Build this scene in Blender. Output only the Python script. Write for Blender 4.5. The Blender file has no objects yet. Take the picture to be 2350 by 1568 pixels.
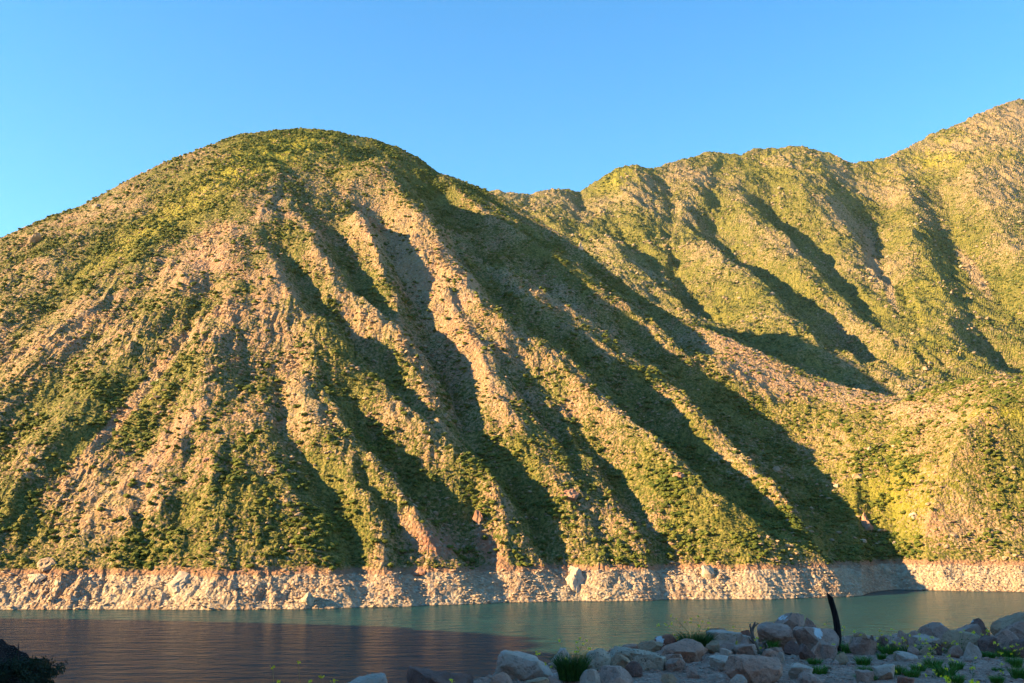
import bpy, bmesh, math, random
import numpy as np
from mathutils import Vector, Matrix
R = math.radians
random.seed(7); rng = np.random.default_rng(7)

# ------------------------------------------------------------------ camera, sky, sun, exposure
SC = bpy.context.scene
F = 2285.0; HZ = 1215.0                     # focal length and horizon row, in 2350 x 1568 picture units
PITCH = math.atan((HZ-784)/F); CAMH = 28.0  # camera height above the lake
cam_d = bpy.data.cameras.new('camera'); cam = bpy.data.objects.new('camera', cam_d)
SC.collection.objects.link(cam); SC.camera = cam
cam_d.sensor_width = 36; cam_d.lens = 36*F/2350; cam_d.clip_start = .2; cam_d.clip_end = 12000
cam.location = (0, 0, CAMH); cam.rotation_euler = (math.pi/2+PITCH, 0, 0)
SUN_EL = R(22); SUN_AZ = R(77)              # azimuth measured from straight behind the camera towards the left
S = Vector((-math.sin(SUN_AZ)*math.cos(SUN_EL), -math.cos(SUN_AZ)*math.cos(SUN_EL), math.sin(SUN_EL)))
w = bpy.data.worlds.new('World'); SC.world = w; w.use_nodes = True
nt = w.node_tree; bg = nt.nodes['Background']
sky = nt.nodes.new('ShaderNodeTexSky'); sky.sky_type = 'NISHITA'; sky.sun_disc = False
sky.sun_elevation = SUN_EL; sky.sun_rotation = math.atan2(S.x, S.y)
sky.altitude = 1400; sky.air_density = 1.0; sky.dust_density = .0; sky.ozone_density = 1.6
hs = nt.nodes.new('ShaderNodeHueSaturation'); hs.inputs['Saturation'].default_value = 1.32; hs.inputs['Value'].default_value = 1.2; hs.inputs['Hue'].default_value = .492
nt.links.new(sky.outputs[0], hs.inputs['Color']); nt.links.new(hs.outputs[0], bg.inputs[0])
bg.inputs[1].default_value = .08
sl = bpy.data.lights.new('sun', 'SUN'); so = bpy.data.objects.new('sun', sl); SC.collection.objects.link(so)
sl.energy = 5.0; sl.angle = R(.53); sl.color = (1, .70, .34)
so.rotation_euler = S.to_track_quat('Z', 'Y').to_euler()
SC.view_settings.view_transform = 'Standard'; SC.view_settings.look = 'None'
SC.view_settings.exposure = 1.98; SC.view_settings.gamma = 1

# ------------------------------------------------------------------ helpers
C = SC.collection
def tag(o, label=None, cat=None, group=None, kind=None):
    if label: o['label'] = label
    if cat: o['category'] = cat
    if group: o['group'] = group
    if kind: o['kind'] = kind
    return o
def mesh_np(name, V, Fc, mat, parent=None, smooth=False, attrs=None):
    V = np.asarray(V, dtype=np.float32); Fc = np.asarray(Fc, dtype=np.int32)
    me = bpy.data.meshes.new(name); n, k = Fc.shape
    me.vertices.add(len(V)); me.vertices.foreach_set('co', V.ravel())
    me.loops.add(n*k); me.loops.foreach_set('vertex_index', Fc.ravel())
    me.polygons.add(n); me.polygons.foreach_set('loop_start', np.arange(0, n*k, k, dtype=np.int32))
    try: me.polygons.foreach_set('loop_total', np.full(n, k, dtype=np.int32))
    except Exception: pass
    me.update(calc_edges=True)
    me.polygons.foreach_set('use_smooth', np.full(n, bool(smooth)))
    if attrs:
        for an, av in attrs.items():
            a = me.attributes.new(an, 'FLOAT', 'POINT'); a.data.foreach_set('value', np.asarray(av, dtype=np.float32).ravel())
    me.materials.append(mat)
    o = bpy.data.objects.new(name, me); C.objects.link(o)
    if parent: o.parent = parent
    return o
def empty(name, loc):
    o = bpy.data.objects.new(name, None); C.objects.link(o); o.location = loc; o.empty_display_size = .2; return o

def _h(ix, iy, seed):
    h = (ix*374761393 + iy*668265263 + seed*1442695041) & 0xffffffff
    h = ((h ^ (h >> 13))*1274126177) & 0xffffffff
    return (h ^ (h >> 16)) & 0xffff
def pn(x, y, seed=0):
    x0 = np.floor(x); y0 = np.floor(y); fx = x-x0; fy = y-y0
    ix = x0.astype(np.int64); iy = y0.astype(np.int64)
    sx = fx*fx*fx*(fx*(fx*6-15)+10); sy = fy*fy*fy*(fy*(fy*6-15)+10)
    def g(dx, dy):
        a = _h(ix+dx, iy+dy, seed)*(2*np.pi/65536)
        return np.cos(a)*(fx-dx)+np.sin(a)*(fy-dy)
    a = g(0, 0); b = g(1, 0); c = g(0, 1); d = g(1, 1)
    return ((a+(b-a)*sx)*(1-sy)+(c+(d-c)*sx)*sy)*1.5
def fbm(x, y, wl, octv, seed=0, gain=.5):
    s = 0; a = 1; f = 1/wl
    for i in range(octv):
        s = s+a*pn(x*f+i*17.3, y*f-i*9.1, seed+i); a *= gain; f *= 2.03
    return s
def ridged(x, y, wl, octv, seed=0, gain=.5):
    s = 0; a = 1; f = 1/wl
    for i in range(octv):
        s = s+a*(1-2*np.abs(pn(x*f+i*7.7, y*f+i*3.1, seed+i))*1.3); a *= gain; f *= 2.07
    return s
def sst(a, b, x):
    t = np.clip((x-a)/(b-a), 0, 1); return t*t*(3-2*t)

# ------------------------------------------------------------------ material helpers
class NB:
    def __init__(s, name):
        s.m = bpy.data.materials.new(name); s.m.use_nodes = True; s.t = s.m.node_tree
        s.b = s.t.nodes['Principled BSDF']; s.b.inputs['Roughness'].default_value = .9
        s.b.inputs['Specular IOR Level'].default_value = .2
    def n(s, ty, **kw):
        nd = s.t.nodes.new(ty)
        for k, v in kw.items():
            if k.startswith('i_'):
                nd.inputs[k[2:].replace('_', ' ')].default_value = v
            else: setattr(nd, k, v)
        return nd
    def l(s, a, b): s.t.links.new(a, b); return b
    def pos(s):
        if not hasattr(s, 'p'): s.p = s.n('ShaderNodeNewGeometry').outputs['Position']
        return s.p
    def noise(s, scale, detail=3, rough=.55, vec=None, dist=0):
        nd = s.n('ShaderNodeTexNoise'); nd.inputs['Scale'].default_value = scale; nd.inputs['Detail'].default_value = detail
        nd.inputs['Roughness'].default_value = rough; nd.inputs['Distortion'].default_value = dist
        s.l(vec if vec is not None else s.pos(), nd.inputs['Vector']); return nd.outputs['Fac']
    def vor(s, scale, feat='F1', out='Distance', vec=None):
        nd = s.n('ShaderNodeTexVoronoi'); nd.feature = feat; nd.inputs['Scale'].default_value = scale
        s.l(vec if vec is not None else s.pos(), nd.inputs['Vector']); return nd.outputs[out]
    def math(s, op, a, b=0, c=None):
        nd = s.n('ShaderNodeMath', operation=op)
        for i, v in enumerate((a, b) if c is None else (a, b, c)):
            if isinstance(v, (int, float)): nd.inputs[i].default_value = v
            else: s.l(v, nd.inputs[i])
        return nd.outputs[0]
    def ramp(s, x, a, b, lo=0, hi=1):
        nd = s.n('ShaderNodeMapRange', interpolation_type='SMOOTHSTEP')
        s.l(x, nd.inputs['Value'])
        for k, v in (('From Min', a), ('From Max', b), ('To Min', lo), ('To Max', hi)): nd.inputs[k].default_value = v
        return nd.outputs[0]
    def mix(s, f, a, b, mode='MIX'):
        nd = s.n('ShaderNodeMix', data_type='RGBA', blend_type=mode)
        if isinstance(f, (int, float)): nd.inputs[0].default_value = f
        else: s.l(f, nd.inputs[0])
        for i, v in ((6, a), (7, b)):
            if isinstance(v, tuple): nd.inputs[i].default_value = (*v, 1)
            else: s.l(v, nd.inputs[i])
        return nd.outputs[2]
    def attr(s, name):
        return s.n('ShaderNodeAttribute', attribute_name=name).outputs['Fac']
    def bump(s, h, dist, strength=1, prev=None):
        nd = s.n('ShaderNodeBump'); nd.inputs['Distance'].default_value = dist; nd.inputs['Strength'].default_value = strength
        s.l(h, nd.inputs['Height'])
        if prev is not None: s.l(prev, nd.inputs['Normal'])
        return nd.outputs[0]
    def fin(s, col=None, nrm=None):
        if col is not None:
            if isinstance(col, tuple): s.b.inputs['Base Color'].default_value = (*col, 1)
            else: s.l(col, s.b.inputs['Base Color'])
        if nrm is not None: s.l(nrm, s.b.inputs['Normal'])
        return s.m

def mountain_mat(name, far=False):
    m = NB(name); k = .7 if far else 1.0
    big = m.noise(.012*k, 3); mid = m.noise(.07*k, 4, .6); fine = m.noise(.62*k, 5, .7); grit = m.noise(2.2*k, 3, .7)
    cell = m.n('ShaderNodeTexVoronoi'); cell.inputs['Scale'].default_value = .8*k; m.l(m.pos(), cell.inputs['Vector'])
    sep = m.n('ShaderNodeSeparateColor'); m.l(cell.outputs['Color'], sep.inputs[0])
    if far:
        rk = m.mix(m.ramp(mid, .35, .65), (.37, .26, .12), (.42, .30, .155))
    else:
        rk = m.mix(m.ramp(big, .38, .62), (.47, .29, .135), (.51, .295, .155))
        rk = m.mix(m.ramp(mid, .4, .68), rk, (.44, .32, .145))
        rk = m.mix(m.attr('red'), rk, (.44, .19, .11))
    rk = m.mix(m.ramp(sep.outputs[0], .55, 1, 0, .5), rk, (.60, .47, .34))
    rk = m.mix(m.ramp(sep.outputs[1], .6, 1, 0, .5), rk, (.24, .15, .09))
    rk = m.mix(m.ramp(grit, .3, .5, .6, 0), rk, (.20, .13, .08))
    gr = m.mix(m.ramp(mid, .38, .62), (.22, .185, .045), (.30, .25, .062))
    gr = m.mix(m.ramp(fine, .42, .6), gr, (.085, .105, .018))
    gr = m.mix(m.attr('yel'), gr, (.42, .36, .035))
    v = m.math('ADD', m.attr('veg'), m.math('MULTIPLY', m.math('SUBTRACT', fine, .5), 2.5))
    v = m.math('ADD', v, m.math('MULTIPLY', m.math('SUBTRACT', mid, .5), 1.0))
    v = m.math('ADD', v, m.math('MULTIPLY', m.math('SUBTRACT', grit, .5), 1.6))
    col = m.mix(m.ramp(v, .42, .58), rk, gr)
    if not far:   # the bleached strip that the lake used to cover
        sp = m.n('ShaderNodeSeparateXYZ'); m.l(m.pos(), sp.inputs[0]); z = sp.outputs['Z']
        sc_ = m.n('ShaderNodeVectorMath', operation='MULTIPLY'); m.l(m.pos(), sc_.inputs[0]); sc_.inputs[1].default_value = (.02, .02, .9)
        strata = m.noise(1, 3, .6, vec=sc_.outputs[0])
        bl = m.mix(m.ramp(m.noise(.05, 4, .65), .42, .6), (.56, .42, .27), (.46, .29, .175))
        bl = m.mix(m.ramp(strata, .5, .62, 0, .45), bl, (.50, .34, .23))
        bl = m.mix(m.ramp(sep.outputs[0], .5, 1, 0, .75), bl, (.68, .57, .42))
        bl = m.mix(m.ramp(sep.outputs[1], .6, 1, 0, .5), bl, (.34, .23, .16))
        bl = m.mix(m.ramp(grit, .28, .46, .5, 0), bl, (.30, .21, .15))
        bl = m.mix(m.math('MULTIPLY', m.attr('red'), .6), bl, (.46, .22, .14))
        zz = m.math('ADD', z, m.math('MULTIPLY', m.math('SUBTRACT', mid, .5), 4.5))
        zz = m.math('ADD', zz, m.math('MULTIPLY', m.math('SUBTRACT', fine, .5), 1.2))
        col = m.mix(m.ramp(zz, 12.6, 14.6, 1, 0), col, m.mix(.7, rk, (.40, .20, .12)))
        col = m.mix(m.ramp(zz, 11.0, 11.6, 1, 0), col, bl)
        wet = m.ramp(z, .0, .45, 1, 0); col = m.mix(wet, col, (.12, .08, .05))
    col = m.mix(1.0, col, (.80, .80, .80), 'MULTIPLY')
    hgt = m.math('ADD', m.math('MULTIPLY', cell.outputs['Distance'], -1.0), m.math('MULTIPLY', fine, 1.2))
    nb = m.bump(hgt, 1.0/k, .9)
    nb = m.bump(grit, .35/k, .8, nb)
    return m.fin(col, nb)

# ------------------------------------------------------------------ projection of picture points onto the land
def ray(px, py):
    dx = (px-1175)/F; dy = (784-py)/F
    Y = math.cos(PITCH)-dy*math.sin(PITCH); Z = math.sin(PITCH)+dy*math.cos(PITCH)
    return dx/Y, Z/Y                          # u = x/y , k = dz/dy
def at_depth(px, py, Y): u, k = ray(px, py); return u*Y, Y, CAMH+k*Y
def at_z(px, py, z): u, k = ray(px, py); Y = (z-CAMH)/k; return u*Y, Y, z

class Curve:                                  # a line (px,py[,Y]) turned into functions of u
    def __init__(s, pts):
        a = np.array(sorted(pts)); s.u = a[:, 0]; s.v = a[:, 1:]
    def __call__(s, u, i): return np.interp(u, s.u, s.v[:, i])
def crest_curve(P): return Curve([(ray(p[0], p[1])[0], p[2], at_depth(*p)[2]) for p in P])

def smin(a, b, k):
    h = np.clip(.5+.5*(b-a)/k, 0, 1); return b*(1-h)+a*h-k*h*(1-h)

# main mountain: shoreline, crest
SHORE = [(-500,1404),(-200,1402),(0,1401),(200,1400),(480,1401),(700,1397),(900,1392),(1120,1385),(1280,1380),(1500,1377),(1770,1374),(1900,1370),(1980,1368),(2010,1362),(2060,1357),(2200,1358),(2350,1360),(2600,1362),(2900,1362)]
shore = Curve([(ray(x, y)[0], at_z(x, y, 0)[1]) for x, y in SHORE])
CREST = [(-700,800,560),(-400,700,600),(-200,620,640),(-80,575,670),(0,545,690),(40,527,698),(100,500,708),(180,474,722),(240,440,740),(330,393,765),(400,362,785),(490,328,812),(560,304,835),(620,300,850),(700,293,870),(780,303,880),(850,318,890),(910,336,895),(960,362,895),(1000,392,892),(1060,413,890),(1110,434,885),(1160,458,875),(1205,487,868),(1260,520,855),(1320,555,840),(1400,622,815),(1480,684,790),(1545,722,770),(1600,745,755),(1660,768,740),(1730,800,725),(1800,830,712),(1870,862,702),(1930,880,695),(2000,898,690),(2080,914,690),(2170,926,698),(2260,934,710),(2350,942,725),(2500,950,750),(2750,950,790)]
crest = crest_curve(CREST)
BANDZ = 11.3
def base_main(u, Y):
    ys = shore(u, 0); yc = crest(u, 0); zc = crest(u, 1)
    yb = ys+BANDZ/.82
    zb = (Y-ys)*.82                              # the bleached strip
    t = (Y-yb)/(yc-yb); g = t*(1+.16*(1-t)); g = np.where(t > 1, 1+(t-1)*.84, g)
    zf = BANDZ+(zc-BANDZ)*g
    z = np.where(Y < yb, zb, zf)
    back = zc-.55*(Y-yc)
    K = 16.0
    return smin(z, back+K/2, K)-K/8*0

# far range behind it
FCREST = [(300,470,1300),(700,470,1400),(900,460,1450),(1040,450,1480),(1140,438,1500),(1180,443,1510),(1212,449,1520),(1240,440,1530),(1290,437,1550),(1332,442,1580),(1370,415,1600),(1420,386,1620),(1460,378,1640),(1500,388,1660),(1530,380,1680),(1560,370,1700),(1610,352,1730),(1650,347,1750),(1700,356,1760),(1725,347,1770),(1780,340,1790),(1845,339,1800),(1900,352,1800),(1960,376,1790),(2030,366,1830),(2100,330,1880),(2130,312,1900),(2180,295,1930),(2240,265,1980),(2290,243,2020),(2330,231,2050),(2352,230,2060),(2450,222,2100),(2600,250,2100),(2900,330,2100)]
fcrest = crest_curve(FCREST)
FOOT = [(300,1100,1000),(900,700,1000),(1140,700,1000),(1260,740,980),(1400,820,930),(1545,890,880),(1660,930,850),(1800,980,810),(2000,1030,790),(2170,1040,790),(2350,1050,820),(2600,1000,880),(2900,980,930)]
foot = crest_curve(FOOT)
def base_far(u, Y):
    yf = foot(u, 0); zf = foot(u, 1); yc = fcrest(u, 0); zc = fcrest(u, 1)
    t = (Y-yf)/(yc-yf); g = np.where(t > 1, 1+(t-1)*.8, t*(.62+.38*t)) ; g = np.where(t > 1, 1+(t-1)*1.2, g)
    z = zf+(zc-zf)*g
    back = zc-.5*(Y-yc); K = 24.0
    return smin(z, back+K/2, K)

def trace(P, base, Y0, Y1, off):
    out = []
    for px, py in P:
        u, k = ray(px, py)
        Y = np.linspace(Y0, Y1, 1400); z = base(np.full_like(Y, u), Y)+off
        hit = np.nonzero(z > CAMH+k*Y)[0]
        y = Y[hit[0]] if len(hit) else float(crest(u, 0) if base is base_main else fcrest(u, 0))
        out.append((u*y, y))
    return np.array(out)
def dist_lines(X, Y, lines):
    d = np.full(X.shape, 1e9)
    for L, p in lines:
        for a, b in zip(L[:-1], L[1:]):
            ab = b-a; q = ab@ab+1e-9
            t = np.clip(((X-a[0])*ab[0]+(Y-a[1])*ab[1])/q, 0, 1)
            d = np.minimum(d, np.hypot(X-a[0]-t*ab[0], Y-a[1]-t*ab[1])+p)
    return d
# crests of the ribs and beds of the gullies, (penalty, points)
RIDGES = [
 (0, [(640,372),(612,470),(600,560),(628,622),(700,697),(760,792),(812,858),(846,896),(919,964),(987,1012),(1068,1065),(1148,1137),(1188,1198),(1253,1296)]),
 (0, [(655,380),(672,440),(700,500),(726,560),(762,640),(812,700),(865,733),(900,760),(927,815),(971,896),(1003,940),(1010,965)]),
 (6, [(700,760),(740,860),(790,970),(830,1030),(866,1080),(919,1145),(975,1200),(1027,1245),(1064,1290)]),
 (2, [(568,960),(606,1044),(650,1110),(700,1180),(760,1270),(780,1310)]),
 (2,[(690,880),(720,970),(770,1070),(825,1170),(885,1290)]),
 (8, [(560,600),(500,760),(470,921),(390,1010),(307,1097),(275,1180),(262,1300)]),
 (8, [(430,640),(330,760),(230,880),(120,1010),(20,1150),(-60,1300)]),
 (8, [(330,590),(210,700),(100,790),(0,900),(-150,1080),(-300,1300)]),
 (8, [(200,520),(100,600),(0,720),(-150,880),(-400,1150)]),
 (10,[(500,900),(480,1050),(500,1180),(520,1300)]),
 (8, [(350,1060),(360,1150),(375,1230),(350,1300)]),
 (5, [(845,500),(852,545),(872,600),(900,650),(915,705)]),
 (2, [(1030,670),(1075,760),(1120,860),(1170,950),(1235,1040),(1300,1140),(1340,1230),(1360,1310)]),
 (0, [(870,372),(935,455),(995,530),(1050,600),(1085,670),(1130,725),(1170,765),(1229,803),(1289,851),(1349,904),(1430,952),(1490,996),(1549,1045),(1624,1117),(1693,1170),(1773,1222),(1834,1250),(1894,1292)]),
 (0, [(1105,590),(1140,620),(1167,645),(1215,690),(1258,726),(1324,760),(1390,803),(1470,855),(1540,910),(1592,956),(1665,1033),(1728,1077),(1770,1121),(1812,1174),(1865,1240)]),
 (0, [(1010,405),(1075,455),(1119,492),(1180,530),(1240,570),(1300,620),(1370,668),(1440,712),(1500,755),(1545,800)]),
 (18, [(1290,960),(1330,1060),(1360,1130),(1420,1230),(1440,1300)]),
 (18, [(1400,1020),(1460,1100),(1520,1180),(1580,1290)]),
 (30, [(2400,1060),(2340,1095),(2260,1115),(2190,1150),(2140,1195),(2115,1290)]),
]
GULLIES = [
 (0, [(654,380),(692,450),(735,532),(776,616),(834,700),(921,744),(968,790),(1000,860),(1038,930),(1052,975),(1068,1030),(1130,1090),(1185,1140),(1212,1190),(1237,1250),(1255,1310)]),
 (2, [(650,560),(700,640),(760,733),(830,800),(880,862),(940,925),(985,975),(1040,1010),(1065,1030)]),
 (2, [(790,900),(850,1000),(899,1065),(955,1125),(985,1180),(1040,1230),(1085,1300)]),
 (4, [(640,890),(660,1000),(675,1060),(705,1105),(750,1150),(788,1230),(805,1310)]),
 (10,[(830,1130),(870,1200),(915,1290)]),
 (10,[(520,640),(421,768),(330,880),(250,985),(170,1090),(97,1189),(40,1300)]),
 (10,[(420,560),(300,690),(170,830),(60,950),(-50,1080),(-200,1290)]),
 (8, [(300,500),(150,650),(79,746),(20,830),(-60,920),(-300,1150)]),
 (4, [(345,1000),(300,1120),(292,1170),(318,1230),(325,1300)]),
 (8, [(450,1000),(400,1130),(418,1220),(415,1310)]),
 (6, [(870,500),(884,545),(908,610),(924,660),(932,710),(950,750)]),
 (-4, [(1095,575),(1130,660),(1175,720),(1260,775),(1330,830),(1400,885),(1460,940),(1530,990),(1600,1045),(1680,1100),(1735,1155),(1795,1205),(1890,1290)]),
 (-14, [(930,385),(970,430),(1015,468),(1060,512),(1120,560),(1175,590),(1225,632),(1275,672),(1330,720),(1390,760),(1450,790),(1510,830),(1570,880),(1645,940),(1695,1005),(1748,1075),(1798,1130),(1840,1180),(1885,1240),(1930,1310)]),
 (2, [(1090,430),(1150,480),(1215,520),(1270,560),(1320,600),(1400,650),(1480,702),(1530,755),(1560,810),(1600,870)]),
 (20, [(1200,850),(1270,920),(1335,990),(1380,1060),(1430,1130),(1470,1180),(1510,1230),(1545,1300)]),
 (22, [(1150,850),(1230,960),(1290,1060),(1325,1130),(1365,1200),(1380,1300)]),
]
FRIDGES = [
 (25, [(1285,445),(1320,500),(1380,545),(1430,590),(1480,640),(1540,705)]),
 (12, [(1470,385),(1490,450),(1520,510),(1530,580),(1520,640),(1560,710),(1600,765)]),
 (0, [(1640,350),(1600,430),(1568,500),(1558,561),(1645,600),(1696,640),(1758,690),(1799,740),(1860,790),(1942,840),(2050,905)]),
 (0, [(1690,362),(1690,440),(1717,505),(1783,561),(1840,628),(1901,689),(1952,735),(2019,775),(2062,795)]),
 (16,[(1780,345),(1830,430),(1880,510),(1930,590),(1970,660),(2020,720),(2050,770)]),
 (45, [(2040,370),(2075,450),(2110,520),(2085,600),(2090,680),(2130,770),(2200,860),(2260,935)]),
 (10,[(2180,310),(2240,440),(2300,540),(2350,620),(2420,700)]),
 (10,[(2250,850),(2300,880),(2360,930),(2450,980)]),
]
FGULLIES = [
 (25, [(1312,445),(1345,500),(1400,540),(1450,575),(1495,620),(1550,685)]),
 (12, [(1503,392),(1533,450),(1553,510),(1550,580),(1540,640),(1578,705),(1612,760)]),
 (-16, [(1665,360),(1640,450),(1610,540),(1680,600),(1740,635),(1800,670),(1860,700),(1915,745),(1950,800),(1980,860)]),
 (-14, [(1722,360),(1745,450),(1770,512),(1825,548),(1880,588),(1922,640),(1962,684),(2005,730),(2035,780)]),
 (25, [(1960,380),(2000,440),(2014,489),(1993,560),(1993,592),(2034,658),(2042,715),(2072,786),(2110,860)]),
 (12,[(2120,360),(2180,500),(2208,587),(2244,633),(2270,669),(2330,740),(2400,800)]),
 (12,[(2290,845),(2350,890),(2450,930)]),
]
def facs(kind, U, Y, Z, dcr, dr, dg):
    if kind == 'main':
        w = 60+110*sst(-.04, -.14, U)
        return sst(4, 1, (w-dcr)/w*4.0)*(.6+.4*sst(5, 45, Z))*(.34+.66*sst(-.29, -.15, U))*np.exp(-(np.minimum(dr, dg)/60)**2)
    return (.35*sst(0, 60, dcr)+.65*sst(60, 330, dcr))*sst(20, 260, Y-foot(U, 0))*np.exp(-(np.minimum(dr, dg)/150)**2)
AMP = {'main': (32.0, .54), 'far': (48.0, .50)}
def offset(kind, U, Y, Z, dr, dg):
    A, c = AMP[kind]; cr = crest if kind == 'main' else fcrest
    return A*np.tanh(c*(dg-dr)/A)*facs(kind, U, Y, Z, cr(U, 0)-Y, dr, dg)
def trace_all(kind, RL, GL, base, Y0, Y1):
    offs = [[np.full(len(P), 15.0) for p, P in RL], [np.full(len(P), -12.0) for p, P in GL]]
    for it in range(5):
        T = []
        for g, LL in enumerate((RL, GL)):
            T.append([])
            for (p, P), of in zip(LL, offs[g]):
                q = []
                for (px, py), o_ in zip(P, of): q.append(trace([(px, py)], base, Y0, Y1, o_)[0])
                T[g].append((np.array(q), p))
        if it == 4: return T
        for g in (0, 1):
            for n_, (q, p) in enumerate(T[g]):
                X = q[:, 0]; Y = q[:, 1]; U = X/Y
                dr = dist_lines(X, Y, T[0]); dg = dist_lines(X, Y, T[1])
                o_ = offset(kind, U, Y, base(U, Y), dr, dg)
                offs[g][n_] = .5*offs[g][n_]+.5*o_
(ML_R, ML_G), (FL_R, FL_G) = trace_all('main', RIDGES, GULLIES, base_main, 290, 980), trace_all('far', FRIDGES, FGULLIES, base_far, 850, 2300)

def interp_grid(G, nr, nc):                   # bilinear enlargement
    r = np.linspace(0, G.shape[0]-1, nr); c = np.linspace(0, G.shape[1]-1, nc)
    r0 = np.minimum(r.astype(int), G.shape[0]-2); c0 = np.minimum(c.astype(int), G.shape[1]-2)
    fr = (r-r0)[:, None]; fc = (c-c0)[None]
    A = G[r0][:, c0]; B = G[r0][:, c0+1]; D = G[r0+1][:, c0]; E = G[r0+1][:, c0+1]
    return (A*(1-fc)+B*fc)*(1-fr)+(D*(1-fc)+E*fc)*fr

class Land: pass
def build_land(kind, ncol, nrow, u0, u1):
    L = Land(); main = kind == 'main'
    u = np.linspace(u0, u1, ncol)
    if main:
        ys = shore(u, 0)-22; yc = crest(u, 0)
        t = np.concatenate([np.linspace(0, .16, int(nrow*.2))[:-1], np.linspace(.16, 1.06, int(nrow*.72)), 1.06+np.linspace(0, 1, nrow-int(nrow*.2)-int(nrow*.72)+2)[1:]**1.5*.8])
    else:
        ys = foot(u, 0)-120; yc = fcrest(u, 0)
        t = np.concatenate([np.linspace(0, 1.04, int(nrow*.93)), 1.04+np.linspace(0, .4, nrow-int(nrow*.93)+1)[1:]])
    Yg = ys[None]+(yc-ys)[None]*t[:, None]; U = np.broadcast_to(u, Yg.shape); X = U*Yg
    base = base_main if main else base_far
    Z = base(U, Yg)
    a = 1.0 if main else 2.0
    wx = fbm(X, Yg, 45*a, 3, 11)*4.5*a; wy = fbm(X, Yg, 45*a, 3, 31)*4.5*a
    st = 3
    xs = (X+wx)[::st, ::st]; yy = (Yg+wy)[::st, ::st]
    dr = dist_lines(xs, yy, ML_R if main else FL_R); dg = dist_lines(xs, yy, ML_G if main else FL_G)
    dr = interp_grid(dr, *X.shape); dg = interp_grid(dg, *X.shape)
    dcr = (crest(U, 0) if main else fcrest(U, 0))-Yg     # distance in front of the crest
    off = offset(kind, U, Yg, Z, dr, dg); fac = 1.0
    Z = Z+off*fac
    if main: Z = Z+44*sst(.275, .50, U)*sst(8, 60, Z)*sst(0, 90, dcr)
    # rills running down from the summit, then rocky relief
    px, py, _ = at_depth(690, 300, 860) if main else at_depth(1900, 330, 2300)
    th = np.arctan2(X-px, py-Yg); rho = np.hypot(X-px, Yg-py)
    if main:
        env = sst(10, 70, dcr)*.5
        rill = (1-2.6*np.abs(pn(th*11+fbm(X, Yg, 90, 2, 51)*.8, rho/170, 41)))*3.2*sst(150, 400, rho)
        rill = rill+(1-2.6*np.abs(pn(th*26+fbm(X, Yg, 60, 2, 53)*1.2, rho/90, 43)))*1.9*sst(100, 300, rho)
        rill = rill+(1-2.6*np.abs(pn(th*60+fbm(X, Yg, 30, 2, 57)*1.2, rho/50, 45)))*1.1*sst(200, 400, rho)
        Z = Z+rill*env*sst(2, 30, Z)
        rock = ridged(X, Yg, 34, 3, 61)*.9+fbm(X, Yg, 11, 4, 71)*.85
        msk = sst(-.1, .5, fbm(X, Yg, 60, 3, 81)+.15)
        crag = np.abs(fbm(X*1.0, Yg*.8, 9, 4, 91))*2.0*msk + np.round(fbm(X, Yg, 16, 3, 95)*3)*.45*msk
        Z = Z+(rock+crag-1.2)*(.4+.6*sst(0, 60, dcr))*(.35+.65*sst(-3, 6, Z))
        Z = Z+fbm(X, Yg, 2.6, 2, 99)*.42
        Z = Z+.17*np.sin(Z*4.6+fbm(X, Yg, 25, 2, 111)*1.5)*sst(.3, 1.5, Z)*sst(12, 10, Z)*sst(-.25, 0, U)
        bnd = sst(1, 4, Z)*sst(15, 10, Z)*(.45+.55*sst(.05, -.1, U))
        Z = Z+bnd*(np.abs(fbm(X, Yg, 7, 4, 105))*2.2-.7)*sst(-.1, .5, fbm(X, Yg, 45, 2, 107)+.1)
    else:
        env = sst(10, 120, dcr)*.6
        rill = (1-2.6*np.abs(pn(X/75+Yg/120+fbm(X, Yg, 200, 2, 51)*1.0, Yg/330-X/400, 41)))*6
        rill = rill+(1-2.6*np.abs(pn(X/32+Yg/60+fbm(X, Yg, 100, 2, 53)*.8, Yg/150-X/200, 43)))*4
        Z = Z+rill*env
        ca = X*.80+Yg*.60; cb = -X*.60+Yg*.80      # crags drawn out along the fall of the slope
        Z = Z+(ridged(ca, cb*.38, 30, 4, 65, .6)*3.0+np.abs(fbm(ca, cb*.5, 12, 3, 67))*2.6-1)*env
        Z = Z+ridged(X, Yg, 60, 4, 61)*2.2+fbm(X, Yg, 15, 4, 71)*2.6+np.abs(fbm(X, Yg, 14, 4, 91))*4*sst(-.1, .4, fbm(X, Yg, 120, 3, 81))
    L.u = u; L.X = X; L.Y = Yg; L.Z = Z; L.dr = dr; L.dg = dg; L.dcr = dcr; L.U = U; L.off = off
    return L
def proj(X, Y, Z):                            # land point -> picture point
    dz = Z-CAMH; c, s = math.cos(PITCH), math.sin(PITCH)
    f = Y*c+dz*s; v = -Y*s+dz*c
    return 1175+F*X/f, 784-F*v/f
def land_hit(L, px, py):
    u, k = ray(px, py); j = int(np.clip(round((u-L.u[0])/(L.u[1]-L.u[0])), 0, len(L.u)-1))
    h = np.nonzero((L.Z[:, j] > CAMH+k*L.Y[:, j]) & (L.Y[:, j] > shore(u, 0)-5))[0]
    i = h[0] if len(h) else len(L.Y)//2
    return Vector((L.X[i, j], L.Y[i, j], L.Z[i, j])), i, j
def blobs(PX, PY, lst):
    s = np.zeros(PX.shape)
    for x, y, rx, ry, ang, wgt in lst:
        c, q = math.cos(R(ang)), math.sin(R(ang)); a = ((PX-x)*c+(PY-y)*q)/rx; b = (-(PX-x)*q+(PY-y)*c)/ry
        s = s+wgt*np.exp(-(a*a+b*b))
    return s
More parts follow.
